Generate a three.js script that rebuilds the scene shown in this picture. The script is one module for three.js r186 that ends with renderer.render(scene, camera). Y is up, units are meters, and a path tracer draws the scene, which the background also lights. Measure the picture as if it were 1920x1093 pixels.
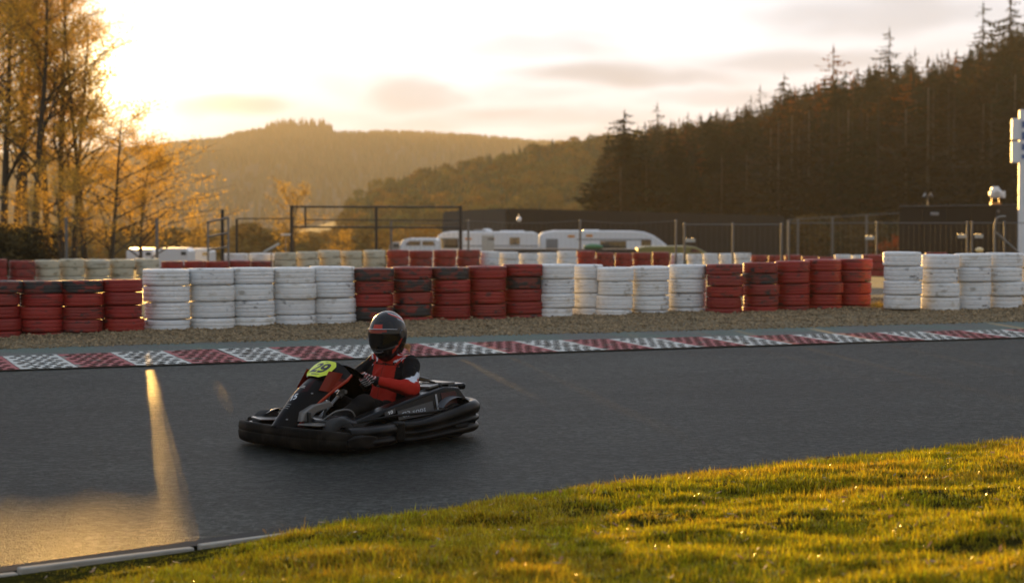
import * as THREE from 'three';
import { RoundedBoxGeometry } from 'three/addons/geometries/RoundedBoxGeometry.js';
import { mergeGeometries, mergeVertices } from 'three/addons/utils/BufferGeometryUtils.js';

// ---------------------------------------------------------------- camera, sky, sun, exposure
const scene = new THREE.Scene();
const EYE = 1.95, FPX = 3700, IW = 1920, IH = 1093, HORIZON = 420;
const PITCH = Math.atan((IH / 2 - HORIZON) / FPX);
const camera = new THREE.PerspectiveCamera(2 * Math.atan(IH / 2 / FPX) * 180 / Math.PI, 1024 / 582, 0.3, 9000);
camera.position.set(0, EYE, 0);
camera.rotation.x = -PITCH;
camera.focus = 14.9;
camera.userData.fStop = 2.5;
const renderer = new THREE.WebGLRenderer({ antialias: true });
renderer.setSize(1024, 582);
renderer.toneMapping = THREE.LinearToneMapping;
renderer.toneMappingExposure = 3.0;
renderer.shadowMap.enabled = true;

const rad = (d) => d * Math.PI / 180;
const SUN_AZ = Math.atan((215 - 960) / FPX), SUN_EL = Math.atan((HORIZON - 156) / FPX);
const sunDir = new THREE.Vector3(Math.sin(SUN_AZ) * Math.cos(SUN_EL), Math.sin(SUN_EL), -Math.cos(SUN_AZ) * Math.cos(SUN_EL));
const sun = new THREE.DirectionalLight(new THREE.Color().setRGB(1.0, 0.56, 0.14), 5);
sun.name = 'sun';
sun.position.copy(sunDir).multiplyScalar(120);
sun.castShadow = true;
sun.shadow.radius = 1.7;
sun.shadow.mapSize.set(4096, 4096);
Object.assign(sun.shadow.camera, { left: -40, right: 40, top: 30, bottom: -30, near: 1, far: 400 });
scene.add(sun);
scene.fog = new THREE.FogExp2(new THREE.Color().setRGB(1.0, 0.83, 0.52), 0.00034);

// ---------------------------------------------------------------- random numbers and noise
let seedState = 12345;
function seed(n) { seedState = n | 0; }
function rnd() { seedState = (seedState + 0x6d2b79f5) | 0; let t = Math.imul(seedState ^ (seedState >>> 15), 1 | seedState); t = (t + Math.imul(t ^ (t >>> 7), 61 | t)) ^ t; return ((t ^ (t >>> 14)) >>> 0) / 4294967296; }
const rr = (a, b) => a + (b - a) * rnd();
const pick = (a) => a[Math.floor(rnd() * a.length) % a.length];
const clamp = (x, a = 0, b = 1) => Math.min(b, Math.max(a, x));
const mixn = (a, b, t) => a + (b - a) * t;
const sstep = (a, b, x) => { const t = clamp((x - a) / (b - a)); return t * t * (3 - 2 * t); };
function h2(x, y, s) { let h = Math.imul(x, 374761393) + Math.imul(y, 668265263) + Math.imul(s, 974634777) | 0; h = Math.imul(h ^ (h >>> 13), 1274126177); h ^= h >>> 16; return (h >>> 0) / 4294967296; }
function vnoise(x, y, s = 0, px = 0, py = 0) {   // value noise, periodic when px, py > 0
  const x0 = Math.floor(x), y0 = Math.floor(y); let fx = x - x0, fy = y - y0; fx = fx * fx * (3 - 2 * fx); fy = fy * fy * (3 - 2 * fy);
  const wx = (a) => px ? ((a % px) + px) % px : a, wy = (a) => py ? ((a % py) + py) % py : a;
  const a = h2(wx(x0), wy(y0), s), b = h2(wx(x0 + 1), wy(y0), s), c = h2(wx(x0), wy(y0 + 1), s), d = h2(wx(x0 + 1), wy(y0 + 1), s);
  return a + (b - a) * fx + (c - a) * fy + (a - b - c + d) * fx * fy;
}
function fbm(x, y, oct = 4, s = 0, p = 0, py = p) { let v = 0, a = 0.5, n = 0; for (let i = 0; i < oct; i++) { v += a * vnoise(x, y, s + i * 17, p, py); n += a; a *= 0.5; x *= 2; y *= 2; p *= 2; py *= 2; } return v / n; }
const toS = (l) => l <= 0.0031308 ? l * 12.92 : 1.055 * Math.pow(l, 1 / 2.4) - 0.055;

function skyTexture() {
  const W = 4096, H = 2048, data = new Float32Array(W * H * 4);
  const sa = SUN_AZ, se = SUN_EL;
  // soft cloud banks: [azimuth, elevation, half width, half height] in degrees, darkness
  const banks = [
    [-8.3, 3.35, 1.9, 0.34, 0.5], [-2.9, 3.75, 1.35, 0.5, 0.36], [3.2, 4.3, 2.9, 0.33, 0.42], [0.9, 5.15, 2.4, 0.4, 0.26], [-6.4, 5.6, 2.6, 0.75, 0.12],
    [8.5, 4.7, 3.2, 0.3, 0.3], [-1.5, 2.9, 2.6, 0.2, 0.22], [11, 5.9, 4, 0.5, 0.3], [1.2, 3.15, 3.2, 0.22, 0.3], [6.3, 3.7, 2.0, 0.22, 0.3],
  ];
  for (let j = 0; j < H; j++) {
    const el = ((j + 0.5) / H - 0.5) * Math.PI, eld = el * 180 / Math.PI, ce = Math.cos(el), sel = Math.sin(el);
    for (let i = 0; i < W; i++) {
      const o = (j * W + i) * 4, lon = ((i + 0.5) / W - 0.5) * 2 * Math.PI;     // atan2(z, x)
      const az = Math.atan2(Math.cos(lon), -Math.sin(lon)), azd = az * 180 / Math.PI;
      if (eld < -4) { data[o] = 0.16; data[o + 1] = 0.13; data[o + 2] = 0.09; data[o + 3] = 1; continue; }
      const cg = Math.cos(el) * Math.cos(se) * Math.cos(az - sa) + sel * Math.sin(se), g = Math.acos(clamp(cg, -1, 1)) * 180 / Math.PI;
      // clear sky behind the clouds: pale, warm towards the sun, bluer away from it and overhead
      const t = sstep(5, 62, g), up = sstep(4, 55, eld);
      let r = mixn(0.440, 0.174, t), gg = mixn(0.472, 0.206, t), b = mixn(0.520, 0.237, t);
      r *= mixn(1, 0.86, up); gg *= mixn(1, 0.9, up);
      const low = Math.exp(-Math.max(0, eld) / 2.6) * (1 - 0.75 * sstep(10, 90, g));
      r *= 1 - 0.03 * low; gg *= 1 + 0.03 * low; b *= 1 + 0.06 * low;
      // cloud streaks, drawn out along the horizon
      const e1 = eld < 30 ? eld : 30 + (eld - 30) * 0.45, kx = eld < 30 ? 1 : ce / 0.866;
      const P = 72; // periodic round the horizon
      const cx = azd / 360 * P, wob = fbm(cx * 1.7, e1 * 0.5, 2, 91) * 1.4;
      const sc = 1 / (1 + Math.max(0, eld - 5) * 0.06);
      let c = fbm(((cx % P) + P) % P, e1 * 1.15 * sc + wob, 4, 7, P, 0);
      let dark = sstep(0.5, 0.78, c) * 0.17;
      if (eld < 9 && Math.abs(azd) < 24) for (const [a, e, w, hh, k] of banks) {
        const wx = (fbm(azd * 0.7, eld * 1.8, 3, 33) - 0.5) * 1.5, wy = (fbm(azd * 0.55 + 9, eld * 1.3, 3, 44) - 0.5) * 0.55;
        const q = ((azd + wx - a) / w) ** 2 + ((eld + wy - e) / hh) ** 2;
        if (q < 5) dark = Math.max(dark, k * 1.05 * Math.exp(-q * q * 0.55));
      }
      const bright = sstep(0.52, 0.3, c) * 0.12;
      const m = 1 + bright - dark;
      r *= m * (1 - dark * 0.2); gg *= m * (1 - dark * 0.06); b *= m * (1 + dark * 0.06);
      // the sun behind thin cloud
      const glow = 4.4 * Math.exp(-((g / 0.85) ** 2)) + 1.45 * Math.exp(-g / 1.6) + 0.25 * Math.exp(-g / 5);
      r += glow; gg += glow * 0.77; b += glow * 0.38;
      data[o] = r; data[o + 1] = gg; data[o + 2] = b; data[o + 3] = 1;
    }
  }
  const tex = new THREE.DataTexture(data, W, H, THREE.RGBAFormat, THREE.FloatType);
  tex.mapping = THREE.EquirectangularReflectionMapping; tex.magFilter = THREE.LinearFilter; tex.minFilter = THREE.LinearFilter;
  tex.needsUpdate = true; return tex;
}
const skyTex = skyTexture();
scene.background = skyTex; scene.environment = skyTex;

// ---------------------------------------------------------------- bookkeeping
const used = new Map();
function numbered(name) { const n = used.get(name) ?? 0; used.set(name, n + 1); return n ? `${name}_${String(n).padStart(3, '0')}` : name; }
function tag(o, label, category, group, kind) { o.userData = { ...o.userData, label }; if (category) o.userData.category = category; if (group) o.userData.group = group; if (kind) o.userData.kind = kind; return o; }
function thing(name, label, category, group) { const o = new THREE.Group(); o.name = numbered(name); tag(o, label, category, group); scene.add(o); return o; }
function mesh(name, geo, mat, parent = scene) { const m = new THREE.Mesh(geo, mat); m.name = parent === scene ? numbered(name) : name; m.castShadow = m.receiveShadow = true; parent.add(m); return m; }
function copy(root, label, group) { const c = root.clone(); const base = root.name.replace(/_\d{3}$/, ''); c.name = numbered(base); c.userData = { ...root.userData }; if (label) c.userData.label = label; if (group) c.userData.group = group; scene.add(c); return c; }
function struct(name, geo, mat, label) { const m = mesh(name, geo, mat); m.userData = { kind: 'structure' }; if (label) m.userData.label = label; return m; }

const V = (x, y, z) => new THREE.Vector3(x, y, z);
function rgb(r, g, b) { return new THREE.Color().setRGB(r, g, b); }
function std(r, g, b, rough = 0.6, metal = 0, extra = {}) { return new THREE.MeshStandardMaterial({ color: rgb(r, g, b), roughness: rough, metalness: metal, ...extra }); }
function phys(r, g, b, o) { return new THREE.MeshPhysicalMaterial({ color: rgb(r, g, b), ...o }); }
function colorTex(w, h, fn, rep) {      // fn(u, v, x, y) gives linear r, g, b
  const d = new Uint8Array(w * h * 4);
  for (let y = 0; y < h; y++) for (let x = 0; x < w; x++) { const c = fn((x + 0.5) / w, (y + 0.5) / h, x, y), o = (y * w + x) * 4; for (let k = 0; k < 3; k++) d[o + k] = clamp(Math.round(toS(clamp(c[k])) * 255), 0, 255); d[o + 3] = 255; }
  const t = new THREE.DataTexture(d, w, h); t.colorSpace = THREE.SRGBColorSpace; t.wrapS = t.wrapT = THREE.RepeatWrapping; t.magFilter = THREE.LinearFilter; t.minFilter = THREE.LinearMipmapLinearFilter; t.generateMipmaps = true; if (rep) t.repeat.set(...rep); t.needsUpdate = true; return t;
}
function dataTex(w, h, fn, rep) {
  const d = new Uint8Array(w * h * 4);
  for (let y = 0; y < h; y++) for (let x = 0; x < w; x++) { const c = clamp(fn((x + 0.5) / w, (y + 0.5) / h, x, y)), o = (y * w + x) * 4; d[o] = d[o + 1] = d[o + 2] = Math.round(c * 255); d[o + 3] = 255; }
  const t = new THREE.DataTexture(d, w, h); t.wrapS = t.wrapT = THREE.RepeatWrapping; t.magFilter = THREE.LinearFilter; t.minFilter = THREE.LinearMipmapLinearFilter; t.generateMipmaps = true; if (rep) t.repeat.set(...rep); t.needsUpdate = true; return t;
}

// geometry helpers
function clean(g) {
  g = g.index ? g.toNonIndexed() : g;
  const out = new THREE.BufferGeometry(), n = g.attributes.position.count;
  out.setAttribute('position', g.attributes.position);
  if (!g.attributes.normal) g.computeVertexNormals();
  out.setAttribute('normal', g.attributes.normal);
  out.setAttribute('uv', g.attributes.uv ?? new THREE.BufferAttribute(new Float32Array(n * 2), 2));
  return out;
}
const mg = (list) => mergeGeometries(list.map(clean));
const bx = (w, h, d, x = 0, y = 0, z = 0, ry = 0, rx = 0, rz = 0) => { const g = new THREE.BoxGeometry(w, h, d); g.rotateZ(rz).rotateX(rx).rotateY(ry).translate(x, y, z); return g; };
const rbx = (w, h, d, r, x = 0, y = 0, z = 0, ry = 0, rx = 0, rz = 0) => { const g = new RoundedBoxGeometry(w, h, d, 2, Math.min(r, w / 2.01, h / 2.01, d / 2.01)); g.rotateZ(rz).rotateX(rx).rotateY(ry).translate(x, y, z); return g; };
function cyl(a, b, r0, r1 = r0, seg = 8, open = false) {
  const d = b.clone().sub(a), g = new THREE.CylinderGeometry(r1, r0, d.length(), seg, 1, open);
  g.applyQuaternion(new THREE.Quaternion().setFromUnitVectors(V(0, 1, 0), d.normalize())); const m = a.clone().add(b).multiplyScalar(0.5); g.translate(m.x, m.y, m.z); return g;
}
function tube(pts, r, seg = 24, rs = 8, closed = false) { return new THREE.TubeGeometry(new THREE.CatmullRomCurve3(pts.map((p) => p.isVector3 ? p : V(...p)), closed), seg, r, rs, closed); }
function gridGeo(nu, nv, fn, uvf) {     // fn(i/nu, j/nv) -> Vector3
  const pos = [], uv = [], idx = [];
  for (let j = 0; j <= nv; j++) for (let i = 0; i <= nu; i++) { const p = fn(i / nu, j / nv); pos.push(p.x, p.y, p.z); const q = uvf ? uvf(p, i / nu, j / nv) : [i / nu, j / nv]; uv.push(q[0], q[1]); }
  const w = nu + 1;
  for (let j = 0; j < nv; j++) for (let i = 0; i < nu; i++) { const a = j * w + i; idx.push(a, a + 1, a + w, a + 1, a + w + 1, a + w); }
  const g = new THREE.BufferGeometry(); g.setAttribute('position', new THREE.Float32BufferAttribute(pos, 3)); g.setAttribute('uv', new THREE.Float32BufferAttribute(uv, 2)); g.setIndex(idx); g.computeVertexNormals(); return g;
}
// a closed profile carried along a path; rings: [{p, n, up}], prof(t) -> [[out, up], ...]
function sweep(rings, prof, closedPath = false) {
  const pos = [], uv = [], idx = []; let m = 0; const N = rings.length;
  let run = 0;
  rings.forEach((R, i) => {
    if (i) run += R.p.distanceTo(rings[i - 1].p);
    const q = prof(i / (N - 1)); m = q.length; let along = 0;
    for (let k = 0; k <= m; k++) { const [o, u] = q[k % m]; if (k) along += Math.hypot(o - q[k - 1][0], u - q[k - 1][1]); const v = R.p.clone().addScaledVector(R.n, o).addScaledVector(R.up ?? V(0, 1, 0), u); pos.push(v.x, v.y, v.z); uv.push(run, along); }
  });
  const w = m + 1;
  for (let i = 0; i < N - 1; i++) for (let k = 0; k < m; k++) { const a = i * w + k, b = a + w; idx.push(a, b, a + 1, a + 1, b, b + 1); }
  if (!closedPath) for (const i of [0, N - 1]) { const b = i * w; for (let k = 1; k < m - 1; k++) i ? idx.push(b, b + k + 1, b + k) : idx.push(b, b + k, b + k + 1); }
  const g = new THREE.BufferGeometry(); g.setAttribute('position', new THREE.Float32BufferAttribute(pos, 3)); g.setAttribute('uv', new THREE.Float32BufferAttribute(uv, 2)); g.setIndex(idx); g.computeVertexNormals(); return g;
}
// skin round a set of tapered capsules, joined with a smooth minimum
function capDist(p, b) {
  const [a, c, r0, r1] = b, dx = c.x - a.x, dy = c.y - a.y, dz = c.z - a.z, px = p[0] - a.x, py = p[1] - a.y, pz = p[2] - a.z;
  const l2 = dx * dx + dy * dy + dz * dz, t = l2 > 0 ? clamp((px * dx + py * dy + pz * dz) / l2) : 0;
  const ex = px - dx * t, ey = py - dy * t, ez = pz - dz * t; b.t = t;
  return Math.sqrt(ex * ex + ey * ey + ez * ez) - (r0 + (r1 - r0) * t);
}
function skin(bones, lo, hi, cell, k, colorOf, extra) {
  const nx = Math.ceil((hi.x - lo.x) / cell) + 1, ny = Math.ceil((hi.y - lo.y) / cell) + 1, nz = Math.ceil((hi.z - lo.z) / cell) + 1, F = new Float32Array(nx * ny * nz), p = [0, 0, 0];
  for (let z = 0, o = 0; z < nz; z++) for (let y = 0; y < ny; y++) for (let x = 0; x < nx; x++, o++) {
    p[0] = lo.x + x * cell; p[1] = lo.y + y * cell; p[2] = lo.z + z * cell; let d = 1e3;
    for (const b of bones) { const e = capDist(p, b); if (e - d > k) continue; if (d - e > k) { d = e; continue; } const h = Math.max(k - Math.abs(d - e), 0) / k; d = Math.min(d, e) - h * h * k * 0.25; }
    F[o] = extra ? extra(d, p) : d;
  }
  const id = new Int32Array(F.length).fill(-1), pos = [], idx = [], sx = 1, sy = nx, sz = nx * ny;
  const cor = [0, sx, sy, sx + sy, sz, sz + sx, sz + sy, sz + sx + sy], ed = [[0, 1], [2, 3], [4, 5], [6, 7], [0, 2], [1, 3], [4, 6], [5, 7], [0, 4], [1, 5], [2, 6], [3, 7]];
  for (let z = 0; z < nz - 1; z++) for (let y = 0; y < ny - 1; y++) for (let x = 0; x < nx - 1; x++) {
    const o = x + y * sy + z * sz; let mask = 0; for (let c = 0; c < 8; c++) if (F[o + cor[c]] < 0) mask |= 1 << c;
    if (mask === 0 || mask === 255) continue;
    let ax = 0, ay = 0, az = 0, n = 0;
    for (const [a, b] of ed) { const fa = F[o + cor[a]], fb = F[o + cor[b]]; if ((fa < 0) === (fb < 0)) continue; const t = fa / (fa - fb); ax += (a & 1) + t * ((b & 1) - (a & 1)); ay += ((a >> 1) & 1) + t * (((b >> 1) & 1) - ((a >> 1) & 1)); az += (a >> 2) + t * ((b >> 2) - (a >> 2)); n++; }
    id[o] = pos.length / 3; pos.push(lo.x + (x + ax / n) * cell, lo.y + (y + ay / n) * cell, lo.z + (z + az / n) * cell);
  }
  for (let z = 1; z < nz - 1; z++) for (let y = 1; y < ny - 1; y++) for (let x = 1; x < nx - 1; x++) {
    const o = x + y * sy + z * sz, a = F[o] < 0;
    const quad = (s, u, w) => { const b = F[o + s] < 0; if (a === b) return; const q = [id[o], id[o - u], id[o - u - w], id[o - w]]; if (q.some((i) => i < 0)) return; if (a) idx.push(q[0], q[1], q[2], q[0], q[2], q[3]); else idx.push(q[0], q[2], q[1], q[0], q[3], q[2]); };
    quad(sx, sy, sz); quad(sy, sz, sx); quad(sz, sx, sy);
  }
  const g = new THREE.BufferGeometry(); g.setAttribute('position', new THREE.Float32BufferAttribute(pos, 3)); g.setIndex(idx); g.computeVertexNormals();
  if (colorOf) { const col = new Float32Array(pos.length); for (let i = 0; i < pos.length; i += 3) { p[0] = pos[i]; p[1] = pos[i + 1]; p[2] = pos[i + 2]; let best = null, bd = 1e9; for (const b of bones) { const d = capDist(p, b); if (d < bd) { bd = d; best = b; b.tt = b.t; } } const c = colorOf(p, best, best.tt, [g.attributes.normal.getX(i / 3), g.attributes.normal.getY(i / 3), g.attributes.normal.getZ(i / 3)]); col[i] = c[0]; col[i + 1] = c[1]; col[i + 2] = c[2]; } g.setAttribute('color', new THREE.BufferAttribute(col, 3)); }
  return g;
}

// from the photograph's pixels to places: the point at pixel (x, y) that lies D metres ahead, and the point on the track's plane
const CP = Math.cos(PITCH), SP = Math.sin(PITCH), TILT = 0.02405;
function ray(x, y) { const cx = (x - IW / 2) / FPX, cy = -(y - IH / 2) / FPX; return V(cx, cy * CP - SP, -(CP + cy * SP)); }
function at(x, y, D) { const r = ray(x, y), k = D / -r.z; return V(r.x * k, EYE + r.y * k, -D); }
function onTrack(x, y) { const r = ray(x, y), k = EYE / (TILT * -r.z - r.y); return V(r.x * k, EYE + r.y * k, r.z * k); }
const ppm = (D) => FPX / D;
const trackY = (D) => TILT * D;
const GP = [[-300, -300 * TILT], [30, 30 * TILT], [48, 0.47], [70, 0.34], [84, -0.3], [100, -1.0], [160, -1.7], [300, -3.2], [700, -6], [1500, -11], [4200, -14]];
function groundY(D) { for (let i = 1; i < GP.length; i++) if (D <= GP[i][0]) { const [a, b] = [GP[i - 1], GP[i]]; return mixn(a[1], b[1], (D - a[0]) / (b[0] - a[0])); } return -14; }
function curve(pts) { return (X) => { let i = 1; while (i < pts.length - 1 && X > pts[i][0]) i++; const [a, b] = [pts[i - 1], pts[i]]; return a[1] + (b[1] - a[1]) * (X - a[0]) / (b[0] - a[0]); }; }
const pxCurve = (list) => curve(list.map(([x, y]) => { const p = onTrack(x, y); return [p.x, -p.z]; }));
const TRACK_UP = V(0, 1, TILT).normalize();

// ---------------------------------------------------------------- ground, road, kerb, gravel
const grassEdge = pxCurve([[-60, 1074], [0, 1066], [350, 1019], [640, 976], [1070, 915], [1280, 887], [1600, 852], [1925, 820]]);
const kerbFront = pxCurve([[-10, 698], [480, 681], [960, 665.5], [1440, 650], [1900, 636]]);
const kerbBack = pxCurve([[-10, 672], [480, 655.5], [960, 643], [1440, 632], [1900, 620.5]]);
const greenBack = pxCurve([[-10, 655], [480, 640], [960, 628], [1440, 616], [1900, 603]]);
const wallFoot = pxCurve([[-10, 617], [310, 609], [700, 597], [1000, 586], [1300, 579], [1600, 571], [1900, 563]]);

const soilTex = colorTex(512, 512, (u, v) => { const n = fbm(u * 8, v * 8, 5, 3, 8), m = fbm(u * 32, v * 32, 3, 9, 32); const t = sstep(0.35, 0.65, n); const k = 0.7 + 0.6 * m; return [mixn(0.055, 0.10, t) * k, mixn(0.06, 0.082, t) * k, mixn(0.022, 0.05, t) * k]; });
{ // one sheet to the horizon
  const rows = [-300, ...[-100, -30, -8, 0, 5, 8, 10, 12, 14, 16, 20, 24, 27], 30, 34, 40, 48, 58, 70, 76, 84, 92, 100, 125, 160, 220, 300, 450, 700, 1100, 1500, 2400, 4200];
  const cols = [-2500, -600, -150, -40, -15, -6, 0, 6, 15, 40, 150, 600, 2500];
  const g = gridGeo(cols.length - 1, rows.length - 1, (u, v) => { const D = rows[Math.round(v * (rows.length - 1))], X = cols[Math.round(u * (cols.length - 1))]; return V(X, groundY(D) - 0.03, -D); }, (p) => [p.x / 3, p.z / 3]);
  struct('ground', g, new THREE.MeshStandardMaterial({ map: soilTex, roughness: 1 }), 'short grass and earth of the paddock and valley');
}
function strip(a, b, x0, x1, n, lift, across = 1, bump) {
  return gridGeo(n, across, (u, v) => { const X = mixn(x0, x1, u), D = mixn(a(X), b(X), v); return V(X, trackY(D) + lift + (bump ? bump(X, D, v) : 0), -D); }, (p) => [p.x, p.z]);
}
const asphaltTex = colorTex(1024, 1024, (u, v) => {
  const big = fbm(u * 5, v * 5, 4, 21, 5), mid = fbm(u * 24, v * 60, 3, 5, 24, 60), grain = vnoise(u * 512, v * 512, 8, 512, 512);
  const st = sstep(0.955, 1, h2(Math.floor(u * 512), Math.floor(v * 512), 4));
  const k = (0.55 + 0.45 * big + 0.3 * mid) * (0.02 + 1.25 * grain * (0.3 + 1.0 * vnoise(u * 180, v * 180, 12, 180, 180)) + 0.9 * sstep(0.35, 0.9, vnoise(u * 110, v * 140, 19, 110, 140))) + st * 2.6;
  return [0.0240 * k, 0.0268 * k, 0.0232 * k];
}, [1 / 4, 1 / 4]);
const asphaltBump = dataTex(512, 512, (u, v) => 0.2 * vnoise(u * 128, v * 128, 3, 128, 128) + 0.35 * vnoise(u * 256, v * 256, 6, 256, 256) + 0.45 * h2(Math.floor(u * 512), Math.floor(v * 512), 9), [1 / 1.6, 1 / 1.6]);
const asphalt = new THREE.MeshPhysicalMaterial({ specularIntensity: 0.07, map: asphaltTex, vertexColors: true, roughness: 0.5, bumpMap: asphaltBump, bumpScale: 0.014 });
function tint(g, fn) { const p = g.attributes.position, c = new Float32Array(p.count * 3); for (let i = 0; i < p.count; i++) { const k = fn(p.getX(i), -p.getZ(i), i); c[i * 3] = k; c[i * 3 + 1] = k; c[i * 3 + 2] = k * 0.99; } g.setAttribute('color', new THREE.BufferAttribute(c, 3)); return g; }
struct('road', tint(strip(grassEdge, kerbFront, -22, 30, 420, 0.004, 110), (X, D) => { const v = (D - grassEdge(X)) / (kerbFront(X) - grassEdge(X)), line = Math.exp(-(((v - 0.5 + 0.1 * Math.sin(X * 0.25)) / 0.16) ** 2)), n = fbm(X * 0.5, D * 1.6, 4, 801), patch = sstep(0.62, 0.66, vnoise(X * 0.22 + 5, D * 0.8, 807)); let rub = 0; for (const [c, w, k, s] of [[0.30, 0.010, 0.35, 1], [0.42, 0.009, 0.3, 2], [0.52, 0.012, 0.4, 3], [0.60, 0.009, 0.3, 4], [0.71, 0.010, 0.34, 5], [0.79, 0.008, 0.25, 6]]) rub = Math.max(rub, k * Math.exp(-(((v - c - 0.05 * Math.sin(X * 0.13 * (1 + s * 0.11) + s)) / w) ** 2)) * sstep(0.35, 0.6, fbm(X * 0.35, s * 7.3, 2, 820 + s)));
  return (1 - rub) * (1.12 - 0.32 * line) * (0.72 + 0.56 * n) * (1 - 0.16 * patch) * (1 + 0.25 * sstep(0.12, 0.02, v)); }), asphalt, 'grey asphalt race track the kart drives on');
const greenTex = colorTex(512, 512, (u, v) => { const n = fbm(u * 6, v * 6, 4, 51, 6), g = vnoise(u * 200, v * 200, 2, 200, 200), w = sstep(0.42, 0.62, n); const k = 0.6 + 0.7 * g; return [mixn(0.075, 0.085, w) * k, mixn(0.105, 0.088, w) * k, mixn(0.082, 0.075, w) * k]; }, [1 / 3, 1 / 3]);
struct('run_off_strip', strip(kerbBack, greenBack, -45, 60, 120, 0.004, 2), new THREE.MeshStandardMaterial({ map: greenTex, roughness: 0.85, bumpMap: asphaltBump, bumpScale: 0.004 }), 'faded green painted strip behind the kerb');
const gravelTex = colorTex(512, 512, (u, v) => { const a = vnoise(u * 64, v * 64, 4, 64, 64), b = vnoise(u * 128, v * 128, 6, 128, 128), n = fbm(u * 6, v * 6, 3, 12, 6), k = 0.35 + 0.7 * a * (0.5 + b); return [(0.24 + 0.06 * n) * k, (0.18 + 0.04 * n) * k, 0.105 * k]; }, [1 / 1.5, 1 / 1.5]);
const gravelRise = (X, D, v) => 0.035 * Math.sin(Math.min(1, v * 1.4) * Math.PI / 2) + (fbm(X * 1.6, D * 1.6, 3, 66) - 0.5) * 0.06 * sstep(0, 0.2, v);
const beyond = (X) => wallFoot(X) + 1.6;
struct('gravel_bed', strip(greenBack, beyond, -30, 34, 260, 0.006, 14, gravelRise), new THREE.MeshStandardMaterial({ map: gravelTex, roughness: 1, bumpMap: asphaltBump, bumpScale: 0.02 }), 'sandy gravel bed before the tyre wall');
{ // loose stones of the gravel
  seed(77); const N = 42000, g = new THREE.DodecahedronGeometry(1, 0), m = new THREE.InstancedMesh(g, std(1, 1, 1, 0.95), N), q = new THREE.Object3D();
  for (let i = 0; i < N; i++) {
    const X = rr(-8, 9), v = Math.pow(rnd(), 0.8) * 1.02 - 0.03, a = greenBack(X), b = beyond(X) - 0.6, D = mixn(a, b, v), r = rr(0.005, 0.017) * (rnd() < 0.06 ? 1.7 : 1);
    q.position.set(X, trackY(D) + 0.006 + gravelRise(X, D, clamp((D - a) / (beyond(X) - a))) + r * 0.2, -D); q.rotation.set(rr(0, 6), rr(0, 6), rr(0, 6)); q.scale.set(r * rr(0.8, 1.5), r * rr(0.6, 0.9), r * rr(0.8, 1.5)); q.updateMatrix(); m.setMatrixAt(i, q.matrix);
    const k = rr(0.35, 1.15); m.setColorAt(i, rgb(0.31 * k, 0.225 * k, 0.125 * k));
  }
  m.name = numbered('loose_gravel'); tag(m, 'loose sandy stones strewn before the tyre wall', 'gravel', null, 'stuff'); m.castShadow = true; scene.add(m);
}
{ // track beyond the wall, seen through the gap
  const g = gridGeo(1, 6, (u, v) => { const D = mixn(31.5, 45, v), X = mixn(-40, 60, u); return V(X, groundY(D) - 0.022, -D); }, (p) => [p.x, p.z]);
  struct('road', tint(g, () => 1.5), asphalt, 'grey asphalt seen through the gap in the tyre wall');
}
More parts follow.
